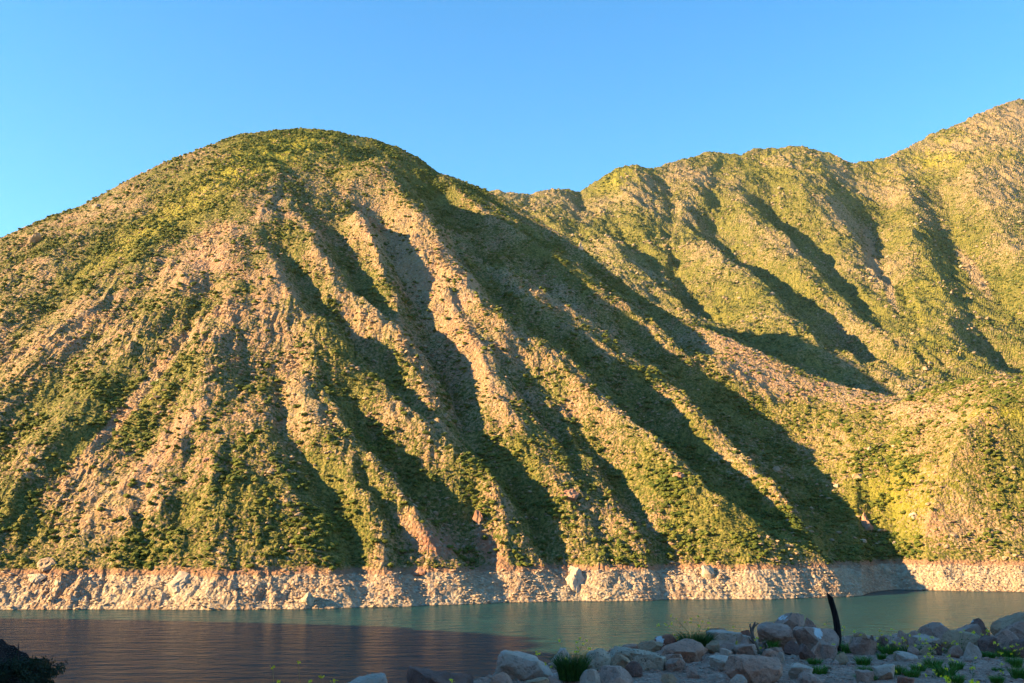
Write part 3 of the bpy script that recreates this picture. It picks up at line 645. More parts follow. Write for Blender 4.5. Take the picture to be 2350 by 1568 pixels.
B = [ # box, material, style, tilt, distance, depth, white spot, label
 ((796,898,1545,1590),'pale','round',0,16.6,.8,None,'light grey boulder cut by the bottom edge, leftmost of the shore boulders'),
 ((934,1082,1529,1600),'dark','ang',0,16.2,.8,None,'wide dark purplish boulder with a red left face at the bottom edge'),
 ((1110,1182,1543,1600),'pink','round',0,16.4,.9,None,'rounded pink boulder low in front of the big tilted pale one'),
 ((1134,1268,1491,1566),'pale','block',14,17.6,.8,None,'big tilted pale grey boulder standing at the left end of the bank'),
 ((1206,1262,1556,1590),'tan','slab',4,16.2,.9,None,'thin tan stone wedged below the big tilted pale boulder'),
 ((1254,1288,1549,1585),'grey','ang',0,16.4,.9,None,'small dark grey rock left of the leafy bush, at its foot'),
 ((1264,1314,1487,1540),'pale','point',0,18.9,.8,None,'pale pointed rock half hidden behind the leafy flowering bush'),
 ((1341,1400,1488,1534),'spec','round',0,18.6,.8,None,'pitted pinkish boulder just right of the leafy flowering bush'),
 ((1395,1512,1481,1524),'spec','slab',5,19.2,.9,None,'long pale slab with a flat bluish top and pitted front'),
 ((1441,1530,1498,1524),'spec','slab',3,18.6,.5,None,'low speckled stone lying under the front of the long pale slab'),
 ((1401,1449,1502,1532),'tan','wedge',0,18.1,.8,None,'tan wedge shaped rock in front of the long pale slab'),
 ((1435,1473,1517,1538),'dark','round',0,17.7,.8,None,'small dark purple stone in front of the tan wedge rock'),
 ((1376,1450,1528,1560),'grey','block',-3,16.9,.9,None,'blue grey flat topped boulder right of the leafy bush'),
 ((1332,1380,1534,1575),'pale','ang',0,16.7,.8,None,'pale angular rock touching the right side of the leafy bush'),
 ((1372,1454,1553,1610),'pink','round',0,16.0,.9,None,'pinkish boulder cut by the bottom edge below the blue grey one'),
 ((1463,1520,1470,1496),'tan','wedge',-16,20.6,.8,None,'brown wedge shaped rock at the water side behind the pale slab'),
 ((1500,1562,1455,1482),'red','wedge',8,21.4,.9,(1512,1462,11),'dark red rock with a white crust on its left tip'),
 ((1518,1622,1466,1509),'pink','round',0,19.9,.8,None,'large rounded pink boulder in front of the dark flowering shrub'),
 ((1497,1528,1488,1506),'grey','ang',0,19.8,.8,None,'small grey rock at the left foot of the large pink boulder'),
 ((1522,1566,1499,1514),'grey','slab',0,19.3,.9,None,'low grey purple stone below the large rounded pink boulder'),
 ((1526,1572,1510,1528),'grey','round',0,18.5,.9,None,'low rounded pale stone on the gravel below the large pink boulder'),
 ((1621,1670,1440,1460),'tan','slab',0,23.2,.9,None,'pale tan stone peeping over the cracked slab boulder'),
 ((1619,1708,1446,1483),'pale','slab',4,21.6,.8,None,'cracked slab boulder with a pale flat top right of the dark shrub'),
 ((1670,1726,1452,1478),'pale','slab',14,21.9,.9,None,'thin pale slab dipping to the right beside the cracked slab boulder'),
 ((1617,1651,1470,1490),'tan','wedge',0,20.9,.8,None,'small tan triangular stone beside the dark flowering shrub'),
 ((1650,1690,1476,1492),'grey','ang',0,20.6,.9,None,'small brown rock in the dip under the cracked slab boulder'),
 ((1700,1724,1445,1464),'red','ang',0,22.8,.8,None,'small rusty orange rock left of the biggest rounded boulder'),
 ((1684,1740,1478,1506),'grey','block',0,20.3,.8,None,'squat grey rock at the foot of the dead branch'),
 ((1692,1722,1461,1484),'grey','point',0,21.3,.8,None,'grey peaked rock left of the dead branch'),
 ((1735,1816,1428,1484),'grey','round',6,21.5,.85,None,'big rounded brown grey boulder right of the dead branch'),
 ((1776,1846,1405,1456),'grey','ang',20,22.8,.8,(1794,1409,12),'peaked boulder with a white capped tip, highest of the bank'),
 ((1820,1922,1437,1486),'grey','block',3,21.4,.8,(1872,1447,13),'broad brown boulder with a white splash on its face, left of the post'),
 ((1844,1876,1417,1440),'grey','block',8,22.0,.8,None,'small loose rock perched on top of the white splashed boulder'),
 ((1760,1800,1484,1506),'grey','ang',0,20.2,.8,None,'small grey rock below the big rounded boulder'),
 ((1798,1838,1470,1496),'dark','ang',0,20.9,.8,None,'dark rock in the gap between the two largest bank boulders'),
 ((1831,1870,1477,1503),'dark','ang',0,20.2,.8,None,'angular dark rock in front of the white splashed boulder'),
 ((1856,1903,1471,1502),'pink','point',0,20.4,.8,None,'pink angular rock in front of the white splashed boulder'),
 ((1881,1920,1477,1503),'grey','block',8,20.3,.8,None,'grey rock at the foot of the blackened post, on its left'),
 ((1649,1680,1488,1502),'pale','slab',6,20.0,.8,None,'small pale stone right of the light triangular stones on the gravel'),
 ((1627,1656,1497,1512),'pale','round',0,19.4,.8,None,'small pale rounded stone with a dark pebble before it'),
 ((1627,1692,1505,1524),'pale','slab',-7,18.6,1.2,None,'thin bluish slab lying flat on the gravel behind the largest near boulder'),
 ((1574,1603,1525,1542),'grey','ang',0,17.9,.8,None,'grey faceted stone alone on the gravel left of the largest near boulder'),
 ((1668,1794,1505,1557),'pink','block',2,17.3,.7,None,'largest near boulder, long blocky and pinkish grey on the gravel'),
 ((1675,1713,1547,1564),'pale','round',0,17.0,.8,None,'small white stone at the left foot of the largest near boulder'),
 ((1515,1553,1545,1561),'tan','round',0,17.0,.8,None,'small brown stone with a pale top near the bottom edge'),
 ((1812,1862,1525,1541),'pale','slab',0,17.7,1.3,None,'flat bluish stone set in the gravel right of the largest near boulder'),
 ((1828,1894,1541,1566),'grey','round',6,16.9,.8,None,'low rounded grey boulder near the bottom edge among grass tufts'),
 ((1745,1790,1488,1512),'pink','wedge',0,20.0,.8,None,'pink wedge rock behind the right half of the largest near boulder'),
 ((1783,1800,1495,1505),'pale','round',0,19.8,.8,None,'tiny pale stone behind the largest near boulder'),
 ((1950,1991,1450,1474),'tan','round',0,22.6,.8,None,'brown rounded rock just right of the blackened post by the water'),
 ((1953,2012,1461,1490),'grey','slab',12,21.0,.8,None,'grey boulder sloping to the right behind the yellow flowers'),
 ((1995,2006,1457,1471),'dark','round',0,22.6,.8,None,'tiny dark stone standing at the water side right of the post'),
 ((2012,2041,1459,1480),'dark','round',0,22.0,.8,None,'small dark rounded rock behind the yellow flowers'),
 ((2054,2087,1447,1472),'pink','point',0,22.6,.8,None,'pink pointed rock by the water behind the yellow flowers'),
 ((2036,2086,1461,1486),'grey','ang',0,21.5,.8,None,'grey rock in front of the pink pointed rock'),
 ((2082,2114,1447,1474),'grey','wedge',0,22.3,.8,None,'grey wedge rock at the left foot of the long arched boulder'),
 ((2106,2190,1428,1460),'grey','round',-4,22.6,.7,(2165,1429,9),'long arched brown boulder on the right part of the bank'),
 ((2097,2157,1456,1478),'pale','block',0,21.6,.8,None,'pale block rock under the long arched boulder'),
 ((2120,2160,1474,1494),'dark','ang',0,20.9,.8,None,'dark low rock below the pale block under the arched boulder'),
 ((2206,2268,1419,1460),'dark','point',0,23.4,.8,(2230,1422,7),'dark peaked boulder with a white speck on its tip'),
 ((2184,2252,1432,1466),'grey','ang',0,22.5,.8,None,'pale grey boulder in front of the dark peaked boulder'),
 ((2156,2250,1446,1482),'tan','slab',15,21.5,.6,None,'long brown slab leaning down to the right'),
 ((2243,2314,1460,1502),'dark','slab',22,20.9,.7,None,'long dark slab dipping steeply to the right'),
 ((2208,2250,1473,1501),'pale','point',0,20.3,.8,None,'light triangular rock between the two leaning slabs'),
 ((2178,2210,1480,1497),'grey','round',0,20.5,.8,None,'small rounded rock left of the light triangular rock'),
 ((2082,2108,1481,1498),'grey','round',0,20.6,.8,None,'small rounded stone among the grass under the bank boulders'),
 ((2286,2400,1402,1470),'tan','round',-8,22.2,.8,None,'largest brown boulder at the right edge of the picture'),
 ((2308,2400,1421,1470),'grey','ang',-6,21.4,.7,None,'grey boulder in front of the largest brown one at the right edge'),
 ((2282,2342,1444,1486),'grey','round',6,20.8,.8,None,'rounded purple grey rock at the left foot of the right edge boulders'),
 ((2318,2380,1466,1500),'dark','block',0,20.3,.8,None,'dark block under the boulders at the right edge'),
 ((2005,2055,1524,1552),'pale','slab',0,17.5,1.4,None,'broad flat bluish stone lying between two grass tufts'),
 ((2056,2100,1496,1508),'pale','slab',0,19.9,1.2,None,'thin flat pale stone at the edge of the gravel under the flowers'),
 ((2062,2102,1553,1572),'red','slab',0,16.7,.9,None,'flat reddish brown stone near the bottom edge'),
 ((2108,2150,1478,1492),'tan','ang',0,20.8,.8,None,'small brown rock in the grass under the arched boulder'),
 ((1964,2003,1538,1553),'grey','slab',0,17.3,.9,None,'flat grey stone between two grass tufts near the bottom edge'),
 ((1912,1946,1496,1512),'tan','round',0,19.7,.8,None,'tan rounded stone on the gravel in front of the post'),
 ((2050,2075,1494,1504),'tan','round',0,20.1,.8,None,'small ochre stone at the edge of the gravel left of the thin flat stone'),
]
for i, (box, mt, st, tl, d, dp, wh, lab) in enumerate(B):
    put_rock('boulder', lab, 'boulder', 'boulders along the near bank', box, mt, st, 1000+i*7, tl, d, dp, wh)
# outcrop in the lower left corner, its deep shade put into the colour
put_rock('rock_outcrop', 'deeply shaded rock outcrop in the lower left corner above the lake', 'rock', None, (-60,114,1462,1640), 'shadowed', 'round', 3301, 0, 15.4, .7, None)
put_rock('boulder', 'small black rock on top of the outcrop in the lower left corner', 'boulder', None, (22,52,1474,1500), 'shadowed', 'ang', 3302, 0, 15.5, .9, None)

# rocks on the far slopes
HB = [
 ((1325,1340,546,572),'hill','point','tall pale rock pinnacle on a rib high on the right shoulder'),
 ((1880,1898,874,886),'dark','block','dark block perched on the crest of the low right spur'),
 ((1958,1986,1082,1099),'hill','slab','flat brown rock in the middle of the sunlit right slope'),
 ((2088,2110,1172,1188),'hpale','round','pale boulder low on the sunlit right slope left of the round knoll'),
 ((1989,2003,1025,1035),'hpale','round','small pale boulder high on the sunlit right slope'),
 ((1770,1796,1064,1084),'hill','ang','sunlit rock standing out of the deep shadow on the lower right rib'),
 ((1914,1930,1107,1118),'hpale','block','pale block at the edge of the deep shadow on the right slope'),
 ((1976,2008,1160,1216),'hred','point','reddish crag above the cove between shadow and sunlit slope'),
 ((1612,1640,1290,1326),'hpale','ang','big pale boulder at the top of the bleached strip right of centre'),
 ((1974,1992,1236,1246),'hpale','round','pale boulder above the cove beside the shadow edge'),
 ((2046,2062,1238,1252),'hpale','block','pale block in the gully bottom above the cove'),
 ((2030,2046,1300,1316),'hpale','block','upright pale block on the bleached strip at the cove'),
 ((1545,1572,1080,1098),'hred','ang','two toned reddish rock on the rib crest right of centre'),
 ((1285,1330,1118,1150),'hred','ang','red crag in the middle of the lower slope'),
 ((78,128,1280,1312),'hill','ang','group of tan slabs just above the bleached strip at far left'),
 ((462,486,1048,1062),'dark','block','dark block on the bare slope left of centre'),
 ((58,92,520,560),'hill','ang','jutting crag on the left skyline of the rounded mountain'),
 ((206,236,462,478),'hill','slab','pale slabs just under the left skyline of the rounded mountain'),
 ((378,436,1312,1372),'hpale','ang','largest smooth pale outcrop on the bleached strip at left'),
 ((60,96,1316,1340),'hpale','ang','grey white angular outcrop on the strip at far left'),
 ((1300,1345,1300,1362),'hpale','ang','fluted pale cliff on the strip in the middle of the shore'),
 ((690,720,1352,1390),'hpale','round','rounded pale boulder at the foot of the strip beside the shaded gully'),
 ((935,985,1296,1330),'hred','ang','red earth knob at the top of the strip left of the middle'),
 ((1085,1110,1160,1200),'hred','ang','reddish crag beside the long central shadow'),
]
for i, (box, mt, st, lab) in enumerate(HB):
    x0, x1, yt, yb = box; xc = (x0+x1)/2; p, ii, jj = land_hit(main, xc, yb)
    Y = p.y; W = (x1-x0)/F*Y; H = (yb-yt)/F*Y; v, f = rock_shape(5000+i*11, st, x1-x0 > 34)
    big = x1-x0 > 34 and st == 'ang'           # cliffs lie back against the slope
    D = max(W, H)*.8; v = fit(v, np.array([-W/2, -D*.5, -H*.5]), np.array([W/2, D*.5, H*.5]))
    r_ = fbm(v[:, 0]+i*9, v[:, 2]*.8+v[:, 1]*.6, W*.33, 4, 77)*W*.09; v[:, 0] += r_; v[:, 1] += np.abs(r_)*1.6; v[:, 2] += r_*.5
    if big: v[:, 1] += v[:, 2]*.9; v += np.array([0, H*.62, H*.42])
    else: v += np.array([0, D*.25, H*.22])
    o = mesh_np('rock_outcrop' if (x1-x0) > 26 else 'boulder', v, f, RM[mt], attrs={'wht': v[:, 0]*0})
    o.location = p; tag(o, lab, 'rock' if (x1-x0) > 26 else 'boulder', 'rocks on the far slopes')

# ------------------------------------------------------------------ gravel on the bank
def gravel(n, s0, s1, ex, seed, mat, name, lab, xr, yr):
    g = np.random.default_rng(seed); x = g.uniform(*xr, n*2); y = g.uniform(*yr, n*2)
    k = (seg_signed(x, y, EDGE) < 1.2); x = x[k][:n]; y = y[k][:n]; n = len(x)
    z = bank(x, y); s = s0+(s1-s0)*g.random(n)**ex
    v = np.broadcast_to(ICO1, (n,)+ICO1.shape).copy(); v *= 1+(g.random(v.shape[:2])[..., None]-.5)*.6
    sc = np.stack([s*g.uniform(.7, 1.3, n), s*g.uniform(.7, 1.3, n), s*g.uniform(.4, .8, n)], -1); v *= sc[:, None]
    v += np.stack([x, y, z+s*.15], -1)[:, None]
    f = ICF1[None]+(np.arange(n)*len(ICO1))[:, None, None]
    tag(mesh_np(name, v.reshape(-1, 3), f.reshape(-1, 3), mat), lab, 'gravel', kind='stuff')
pebble_m = stone_mat('pebble_stone', (.52, .31, .23), (.38, .22, .16), (.14, .08, .06), 3.0)
gravel(9000, .006, .035, 2.5, 71, pebble_m, 'bank_pebbles', 'fine purplish gravel covering the near bank', (-4, 14), (14.5, 24.5))
gravel(450, .03, .10, 2.6, 72, RM['grey'], 'bank_stones', 'small loose stones scattered between the boulders of the near bank', (-2, 14), (15, 25.2))
gravel(70, .07, .20, 1.8, 73, RM['pink'], 'bank_rubble', 'fist to head sized rubble filling the gaps at the lip of the bank', (1.2, 13.5), (20.5, 25))

# ------------------------------------------------------------------ grass tufts and flowering plants
def plain_mat(name, a, b, rough=.6, scale=6, trans=0):
    m = NB(name); n = m.noise(scale, 2); m.b.inputs['Roughness'].default_value = rough
    if trans: m.b.inputs['Subsurface Weight'].default_value = 0
    return m.fin(m.mix(m.ramp(n, .4, .6), a, b))
grass_blade = plain_mat('grass_blade', (.06, .17, .02), (.10, .24, .03), scale=12)
grass_dark = plain_mat('bush_blade', (.035, .095, .018), (.06, .14, .025), scale=12)
stem_m = plain_mat('flower_stem', (.09, .14, .035), (.13, .17, .05))
petal_m = plain_mat('yellow_petal', (.95, .88, .02), (.88, .82, .03), scale=40)
def blades(n, rad, h, wd, seed, spread=.8, zbase=0):
    g = np.random.default_rng(seed); V = []; Fc = []
    for i in range(n):
        a = g.uniform(0, 6.283); r = rad*math.sqrt(g.random())*.7; bx, by = r*math.cos(a), r*math.sin(a)
        hh = h*g.uniform(.5, 1); lean = spread*g.uniform(.2, 1)*rad; la = a+g.normal()*.6
        ta = g.uniform(0, 6.283); wx, wy = wd*math.cos(ta), wd*math.sin(ta); b0 = len(V)
        for t in (0, .45, .8, 1):
            cx = bx+math.cos(la)*lean*t**1.7; cy = by+math.sin(la)*lean*t**1.7; cz = zbase+hh*(t-.18*t**3); w_ = (1-t)**.6
            V += [(cx-wx*w_, cy-wy*w_, cz), (cx+wx*w_, cy+wy*w_, cz)]
        for k in range(3): Fc.append((b0+2*k, b0+2*k+1, b0+2*k+3, b0+2*k+2))
    return V, Fc
TUFTS = [
 (1921,1512,30,20,'grass tuft just below the foot of the blackened post'),
 (1981,1525,38,22,'round grass tuft on the gravel, rear one of the column of three'),
 (1991,1548,46,22,'round grass tuft beside the broad flat bluish stone, on its left'),
 (1990,1561,54,14,'low grass tuft at the bottom edge below the two round ones'),
 (1870,1524,36,14,'thin low grass tuft on the gravel left of the post'),
 (1880,1548,42,24,'spiky grass tuft just above the low rounded grey boulder'),
 (2061,1547,30,24,'grass tuft touching the right side of the broad flat bluish stone'),
 (2092,1553,40,20,'low spreading grass tuft right of the flat bluish stone'),
 (2108,1540,36,18,'small grass tuft behind the low spreading one'),
 (2141,1533,46,24,'wide grass tuft in the middle of the gravel at right'),
 (2170,1553,54,30,'largest grass tuft on the gravel at right'),
 (2196,1536,36,22,'grass tuft right behind the largest one'),
 (2023,1512,24,14,'small grass tuft at the edge of the gravel under the flowers'),
 (2192,1570,44,22,'grass tuft cut by the bottom edge under the yellow blossoms'),
 (2288,1570,36,18,'grass tuft cut by the bottom edge near the right corner'),
 (2328,1530,40,26,'grass tuft at the right edge on the gravel, rear one'),
 (2340,1556,46,30,'grass tuft at the right edge on the gravel, front one'),
 (2290,1541,26,10,'tiny grass tuft left of the tufts at the right edge'),
 (1703,1506,26,14,'small grass tuft behind the largest near boulder'),
 (1771,1494,34,28,'tall grass tuft between the big rounded boulder and the pink wedge rock'),
 (1948,1498,40,26,'grass tuft right of the foot of the blackened post'),
 (2040,1500,50,22,'long grass tuft under the small dark rocks behind the flowers'),
 (2076,1498,44,20,'grass tuft in front of the pink pointed rock'),
 (2125,1500,40,14,'low grass strip under the long arched boulder'),
 (2230,1508,50,16,'low grass under the light triangular rock'),
 (2272,1510,44,16,'low grass under the long dark slab'),
 (2316,1508,40,20,'grass below the dark block at the right edge'),
 (1990,1496,40,20,'grass tuft under the grey boulder sloping to the right'),
]
for i, (x, yb, w_, h_, lab) in enumerate(TUFTS):
    X, Y = bank_at(x, min(yb, 1566)); sc = Y/F
    V, Fc = blades(int(110+w_*5), w_/2*sc*1.0, h_*sc*1.15, .0045, 8000+i, 1.0)
    o = mesh_np('grass_tuft', V, Fc, grass_blade); o.location = (X, Y, bank_z(X, Y)-.01); o.rotation_euler.z = i
    tag(o, lab, 'grass tuft', 'grass tufts on the near bank')

def tube(pts, r0, r1, n=5):
    V = []; Fc = []; P = [Vector(p) for p in pts]
    for i, p in enumerate(P):
        t = (P[min(i+1, len(P)-1)]-P[max(i-1, 0)]).normalized(); a = t.orthogonal().normalized(); b = t.cross(a)
        rr = r0+(r1-r0)*i/(len(P)-1)
        for k in range(n):
            q = p+(a*math.cos(6.2832*k/n)+b*math.sin(6.2832*k/n))*rr; V.append(tuple(q))
    for i in range(len(P)-1):
        for k in range(n): Fc.append((i*n+k, i*n+(k+1) % n, (i+1)*n+(k+1) % n, (i+1)*n+k))
    return V, Fc
def merge(L):
    V = []; Fc = []
    for v, f in L: o = len(V); V += list(v); Fc += [tuple(i+o for i in q) for q in f]
    return V, Fc
def blossom(c, r, seed):
    g = random.Random(seed); L = []
    for k in range(9):                          # a head of small four petalled flowers
        cc = Vector(c)+Vector((g.gauss(0, 1), g.gauss(0, 1), g.gauss(0, .8)))*r*.5
        nrm = Vector((g.gauss(0, 1), g.gauss(0, 1)-.4, g.gauss(0, 1)+.6)).normalized(); a = nrm.orthogonal().normalized(); b = nrm.cross(a)
        for q in range(4):
            d = a*math.cos(q*1.5708)+b*math.sin(q*1.5708); e = nrm.cross(d); s = r*.42
            L.append(([tuple(cc), tuple(cc+d*s*.7+e*s*.45+nrm*s*.1), tuple(cc+d*s*1.15+nrm*s*.2), tuple(cc+d*s*.7-e*s*.45+nrm*s*.1)], [(0, 1, 2, 3)]))
    return merge(L)
def flower_plant(px, py, d, heads, label, seed, leaf=None, name='flowering_plant', cat='plant', group='yellow flowering plants on the near bank', size=3.4):
    X, Y = (ray(px, py)[0]*d, d) if d else bank_at(px, min(py, 1566))
    z = bank_z(X, Y); root = empty(name, (X, Y, z)); tag(root, label, cat, group)
    g = random.Random(seed); L = []
    for i, (hx, hy) in enumerate(heads):
        dy = g.uniform(-.1, .1); u, k = ray(hx, hy); yy = Y+dy; T = Vector((u*yy-X, dy, CAMH+k*yy-z))
        b = Vector((g.uniform(-.03, .03), g.uniform(-.03, .03), 0)); mid = b+(T-b)*.5+Vector((-(T.x-b.x)*.18, g.uniform(-.03, .03), T.z*.08))
        L.append(tube([b, (b+mid)/2+Vector((0, 0, .01)), mid, (mid+T)/2+Vector((T.x*.02, 0, .01)), T], .0035, .0016, 4))
        r = size*Y/F*g.uniform(.8, 1.25)
        V, Fc = blossom(T, r, seed*31+i); mesh_np('flower_head', V, Fc, petal_m, root)
        if i % 2 == 0:   # small leaves up the stem
            for q in range(3):
                c = b+(T-b)*(.25+.2*q); s = .03; a = g.uniform(0, 6.28); L.append(([tuple(c), tuple(c+Vector((math.cos(a)*s, math.sin(a)*s, s*.6))), tuple(c+Vector((math.cos(a)*s*2, math.sin(a)*s*2, s*.5))), tuple(c+Vector((math.cos(a)*s, math.sin(a)*s, 0)))], [(0, 1, 2, 3)]))
    V, Fc = merge(L); mesh_np('stem', V, Fc, stem_m, root)
    if leaf:
        n, rad, h = leaf; V, Fc = blades(n, rad, h, .006, seed, .9); mesh_np('foliage', V, Fc, grass_dark, root)
    return root
def hd(*a): return [tuple(q) for q in a]
flower_plant(1312, 1556, 17.3, hd((1284,1471),(1322,1473),(1331,1465),(1345,1470),(1338,1478),(1327,1487),(1353,1489),(1322,1497),(1231,1500),(1237,1501),(1253,1524),(1266,1530),(1300,1512),(1352,1538)), 'leafy bush with yellow blossoms between the pale boulders', 41, (900, .30, .55), 'flowering_bush', 'bush', 'yellow flowering plants on the near bank', 3.6)
flower_plant(1596, 1486, 21.4, hd((1539,1413),(1552,1421),(1511,1435),(1528,1433),(1540,1433),(1586,1421),(1602,1415),(1572,1428),(1612,1427),(1604,1436),(1584,1430),(1627,1430),(1625,1443),(1548,1457),(1556,1464)), 'dark shrub with thin yellow flower stems behind the large pink boulder', 42, (1100, .40, .46), 'flowering_bush', 'bush', 'yellow flowering plants on the near bank', 3.0)
flower_plant(640, 1700, 9.5, hd((626,1532),(640,1566)), 'pair of thin yellow flower stems, leftmost at the bottom edge', 43, size=5)
flower_plant(700, 1700, 9.3, hd((685,1519),(737,1553),(712,1566)), 'three yellow blossoms on bent stems above the lake at the bottom edge', 44, size=5)
flower_plant(762, 1700, 9.0, hd((768,1562),(764,1568)), 'yellow blossom just left of the leftmost shore boulder', 45, size=5.2)
flower_plant(1035, 1700, 10.0, hd((1036,1561),), 'single yellow blossom in front of the wide dark purplish boulder', 46, size=5.2)
FP = [
 (1935,1492,hd((1893,1433),(1937,1440),(1932,1446),(1925,1475),(1915,1420)),'thin flower stems leaning on both sides of the blackened post'),
 (1960,1495,hd((1960,1449),(1975,1457),(1988,1478),(1990,1484),(1967,1474)),'yellow flowers in front of the brown rounded rock right of the post'),
 (1910,1500,hd((1880,1472),(1891,1481),(1911,1479),(1914,1488),(1907,1485)),'yellow flowers in front of the left foot of the post'),
 (2020,1496,hd((2019,1447),(2024,1458),(2014,1465),(2008,1480),(2025,1487),(2015,1478)),'tall yellow flowers in front of the small dark rounded rock'),
 (2050,1500,hd((2046,1444),(2044,1458),(2033,1468),(2052,1474),(2038,1482),(2061,1489)),'yellow flowers in front of the small rocks left of the pink pointed rock'),
 (2075,1502,hd((2071,1464),(2087,1459),(2078,1470),(2065,1478),(2083,1484)),'yellow flowers in front of the pink pointed rock'),
 (2112,1500,hd((2110,1456),(2111,1467),(2125,1468),(2101,1481),(2119,1477)),'yellow flowers in front of the wedge and arched boulders'),
 (2140,1505,hd((2139,1463),(2128,1475),(2145,1487),(2150,1480),(2135,1490)),'yellow flowers under the pale block rock'),
 (2170,1502,hd((2190,1472),(2171,1476),(2163,1490),(2196,1478),(2185,1476)),'yellow flowers in front of the foot of the long brown slab'),
 (2205,1500,hd((2205,1452),(2213,1446),(2234,1452)),'thin flower stems in front of the pale grey boulder'),
 (2260,1500,hd((2266,1448),(2265,1456),(2253,1457),(2235,1451)),'thin flower stems in front of the dark peaked boulder'),
 (2290,1512,hd((2282,1475),(2292,1480),(2306,1488),(2295,1499)),'yellow flowers right of the long dark slab'),
 (2330,1512,hd((2322,1484),(2334,1478),(2344,1489),(2329,1494),(2340,1500),(2320,1500)),'yellow flowers below the boulders at the right edge'),
 (2134,1532,hd((2133,1500),(2121,1506),(2131,1504),(2137,1508)),'yellow flowers rising from the wide tuft in the middle of the gravel'),
 (2186,1540,hd((2181,1513),(2187,1515),(2196,1518),(2176,1505)),'yellow flowers behind the largest grass tuft'),
 (2111,1550,hd((2111,1527),(2110,1524)),'single yellow blossom over the low spreading grass tuft'),
 (2142,1556,hd((2142,1539),(2148,1546),(2126,1549)),'yellow blossoms left of the largest grass tuft'),
 (2173,1562,hd((2173,1536),(2170,1534)),'single yellow blossom on the largest grass tuft'),
 (2236,1536,hd((2237,1511),(2240,1510)),'lone yellow blossom on the bare gravel at right'),
 (2232,1556,hd((2231,1533),(2236,1532),(2227,1534)),'small flower cluster low on the bare gravel at right'),
 (2296,1560,hd((2297,1541),(2302,1545),(2298,1524)),'yellow flowers beside the tiny grass tuft at right'),
 (2053,1556,hd((2053,1540),(2056,1542)),'yellow blossom on the tuft right of the flat bluish stone'),
 (1748,1510,hd((1740,1465),(1745,1486),(1732,1470)),'yellow flowers at the right side of the dead branch'),
 (1690,1500,hd((1684,1439),(1689,1475),(1694,1480)),'yellow flowers in front of the cracked slab boulder'),
]
for i, (x, yb, hs_, lab) in enumerate(FP): flower_plant(x, yb, None, hs_, lab, 60+i, size=3.3)
# two near stems with large blossoms
flower_plant(2180, 1700, 12.5, hd((2175,1560),(2178,1566),(2172,1556)), 'large yellow blossom near the bottom edge below the largest tuft', 111, size=6.5)
flower_plant(2262, 1700, 11.5, hd((2233,1565),(2240,1567)), 'large yellow blossom cut by the bottom edge at right', 112, size=7)

# ------------------------------------------------------------------ blackened post
burnt = NB('burnt_wood'); tcv = burnt.n('ShaderNodeTexCoord').outputs['Object']
sv = burnt.n('ShaderNodeVectorMath', operation='MULTIPLY'); burnt.l(tcv, sv.inputs[0]); sv.inputs[1].default_value = (30, 30, 3)
bn = burnt.noise(1, 4, .7, vec=sv.outputs[0]); burnt_m = burnt.fin(burnt.mix(burnt.ramp(bn, .4, .7), (.008, .007, .008), (.035, .028, .026)), burnt.bump(bn, .02, 1))
cutw = plain_mat('pale_cut_wood', (.25, .18, .15), (.35, .27, .22), scale=30)
PD = 21.9
def pp(px, py, d=PD): return Vector(at_depth(px, py, d))
line = [(1922,1500),(1922,1478),(1922,1460),(1921,1440),(1918,1420),(1914,1402),(1909,1384),(1905,1370)]
b0 = pp(1922, 1482); post = empty('wooden_post', b0); tag(post, 'blackened crooked wooden post standing upright among the bank boulders', 'post')
rad = [8.2,8,7.8,7.4,7,6.6,6.6,6.8]; V = []; Fc = []; n = 14
for i, (px, py) in enumerate(line):
    c = pp(px, py)-b0; r_ = rad[i]*PD/F
    for k in range(n):
        a = 6.2832*k/n; rr = r_*(1+.07*math.sin(3*a+i*.8)+.04*math.sin(5*a-i)); sl_ = (math.cos(a)*-.5+.2)*r_*1.8 if i == len(line)-1 else 0
        V.append((c.x+rr*math.cos(a), c.y+rr*math.sin(a), c.z+sl_))
for i in range(len(line)-1):
    for k in range(n): Fc.append((i*n+k, i*n+(k+1) % n, (i+1)*n+(k+1) % n, (i+1)*n+k))
mesh_np('shaft', V, Fc, burnt_m, post, smooth=True)
tv = V[-n:]; cc = tuple(sum(q[j] for q in tv)/n for j in range(3)); tv = tv+[cc]
mesh_np('cut_top', [(a, b, c+.004) for a, b, c in tv], [(k, (k+1) % n, n) for k in range(n)], cutw, post)

# ------------------------------------------------------------------ dead branch
deadw = plain_mat('weathered_wood', (.10, .075, .065), (.17, .13, .11), scale=14)
BD = 20.6; root = pp(1742, 1496, BD); L = []
def br(P, r0, r1): L.append(tube([pp(x, y, BD+dd)-root for x, y, dd in P], r0, r1, 7))
br([(1742,1500,0),(1738,1488,0),(1731,1474,-.03),(1726,1458,0),(1727,1445,.02),(1731,1433,0),(1733,1428,.02)], .062, .016)
br([(1738,1492,0),(1746,1484,.02),(1752,1478,.04),(1757,1471,.03)], .05, .015)
br([(1726,1456,0),(1723,1444,-.02),(1721,1434,0),(1724,1431,0)], .03, .008)
br([(1729,1440,0),(1738,1432,.03),(1742,1430,.05)], .018, .006)
br([(1744,1498,0),(1755,1494,.02),(1760,1484,.05),(1756,1476,.03)], .05, .02)
br([(1731,1476,0),(1722,1470,-.05),(1717,1462,-.06)], .02, .006)
V, Fc = merge(L); o = mesh_np('dead_branch', V, Fc, deadw, smooth=True); o.location = root
tag(o, 'gnarled dead branch leaning on the big rounded boulder', 'branch')

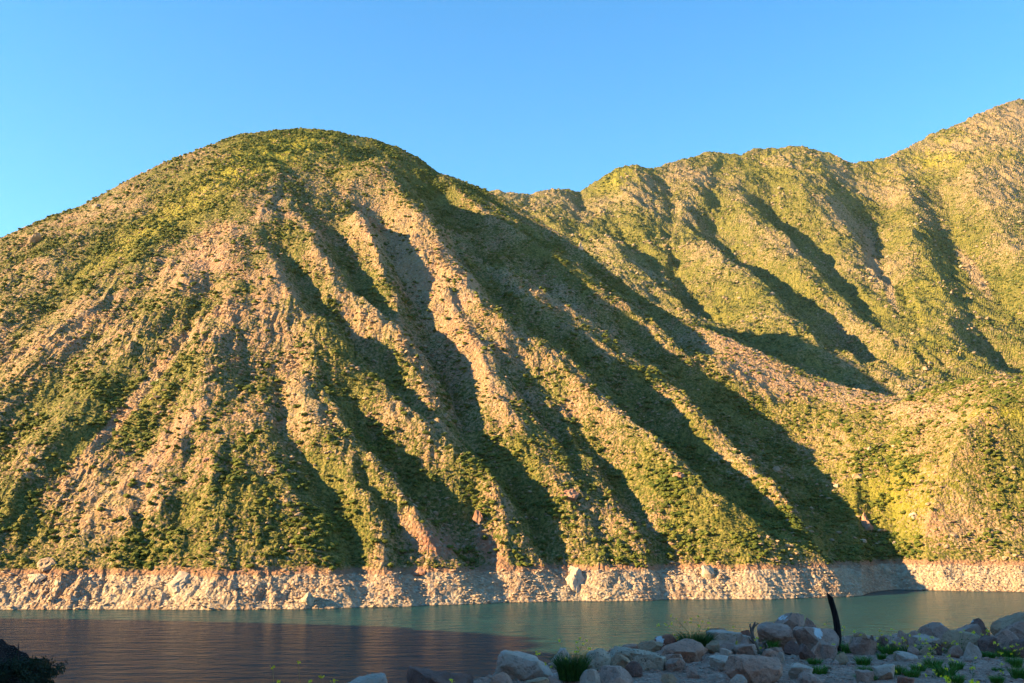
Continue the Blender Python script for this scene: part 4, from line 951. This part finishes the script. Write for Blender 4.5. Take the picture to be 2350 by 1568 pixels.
# ------------------------------------------------------------------ bush in the lower left corner, deep shade put into leaf and twig colours
leaf_d = plain_mat('shade_dark_leaf', (.012, .022, .008), (.02, .034, .012), scale=9)
twig = plain_mat('shade_dark_twig', (.02, .014, .012), (.03, .022, .018))
sx, sy, sz = at_depth(48, 1560, 14.6); sb = Vector((sx, sy, sz-.35)); sh = empty('shaded_bush', sb)
tag(sh, 'leafy bush in deep shade growing on the shaded outcrop in the lower left corner', 'bush')
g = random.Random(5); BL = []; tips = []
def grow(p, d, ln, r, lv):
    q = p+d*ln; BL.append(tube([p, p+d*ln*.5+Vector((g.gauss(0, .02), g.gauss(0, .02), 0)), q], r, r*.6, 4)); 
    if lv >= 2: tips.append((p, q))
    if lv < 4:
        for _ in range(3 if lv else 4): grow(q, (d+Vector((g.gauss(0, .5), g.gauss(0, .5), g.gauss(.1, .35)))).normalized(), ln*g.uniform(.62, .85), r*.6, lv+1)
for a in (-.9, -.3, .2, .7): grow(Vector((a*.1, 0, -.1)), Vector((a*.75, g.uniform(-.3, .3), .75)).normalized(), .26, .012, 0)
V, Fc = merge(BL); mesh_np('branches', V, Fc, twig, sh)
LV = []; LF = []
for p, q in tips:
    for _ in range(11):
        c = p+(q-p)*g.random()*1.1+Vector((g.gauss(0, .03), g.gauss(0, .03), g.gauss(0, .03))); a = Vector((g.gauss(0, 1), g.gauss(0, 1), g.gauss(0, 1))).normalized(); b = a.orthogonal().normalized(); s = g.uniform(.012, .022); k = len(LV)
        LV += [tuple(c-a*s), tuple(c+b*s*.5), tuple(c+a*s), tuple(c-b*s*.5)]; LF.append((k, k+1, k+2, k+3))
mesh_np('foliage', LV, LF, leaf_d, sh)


# ------------------------------------------------------------------ thin evening air over the lake and the hills
hm = bpy.data.materials.new('thin_air'); hm.use_nodes = True; ht = hm.node_tree
for nd in list(ht.nodes):
    if nd.type != 'OUTPUT_MATERIAL': ht.nodes.remove(nd)
pv = ht.nodes.new('ShaderNodeVolumePrincipled'); pv.inputs['Color'].default_value = (.80, .88, 1, 1); pv.inputs['Density'].default_value = .000013; pv.inputs['Anisotropy'].default_value = .2
ht.links.new(pv.outputs[0], [n_ for n_ in ht.nodes if n_.type == 'OUTPUT_MATERIAL'][0].inputs['Volume'])
bx = np.array([(x, y, z) for z in (-60, 1400) for y in (-1300, 3400) for x in (-1900, 2700)], float)
hz = mesh_np('haze', bx, [(0, 2, 3, 1), (4, 5, 7, 6), (0, 1, 5, 4), (2, 6, 7, 3), (0, 4, 6, 2), (1, 3, 7, 5)], hm)
tag(hz, kind='stuff')
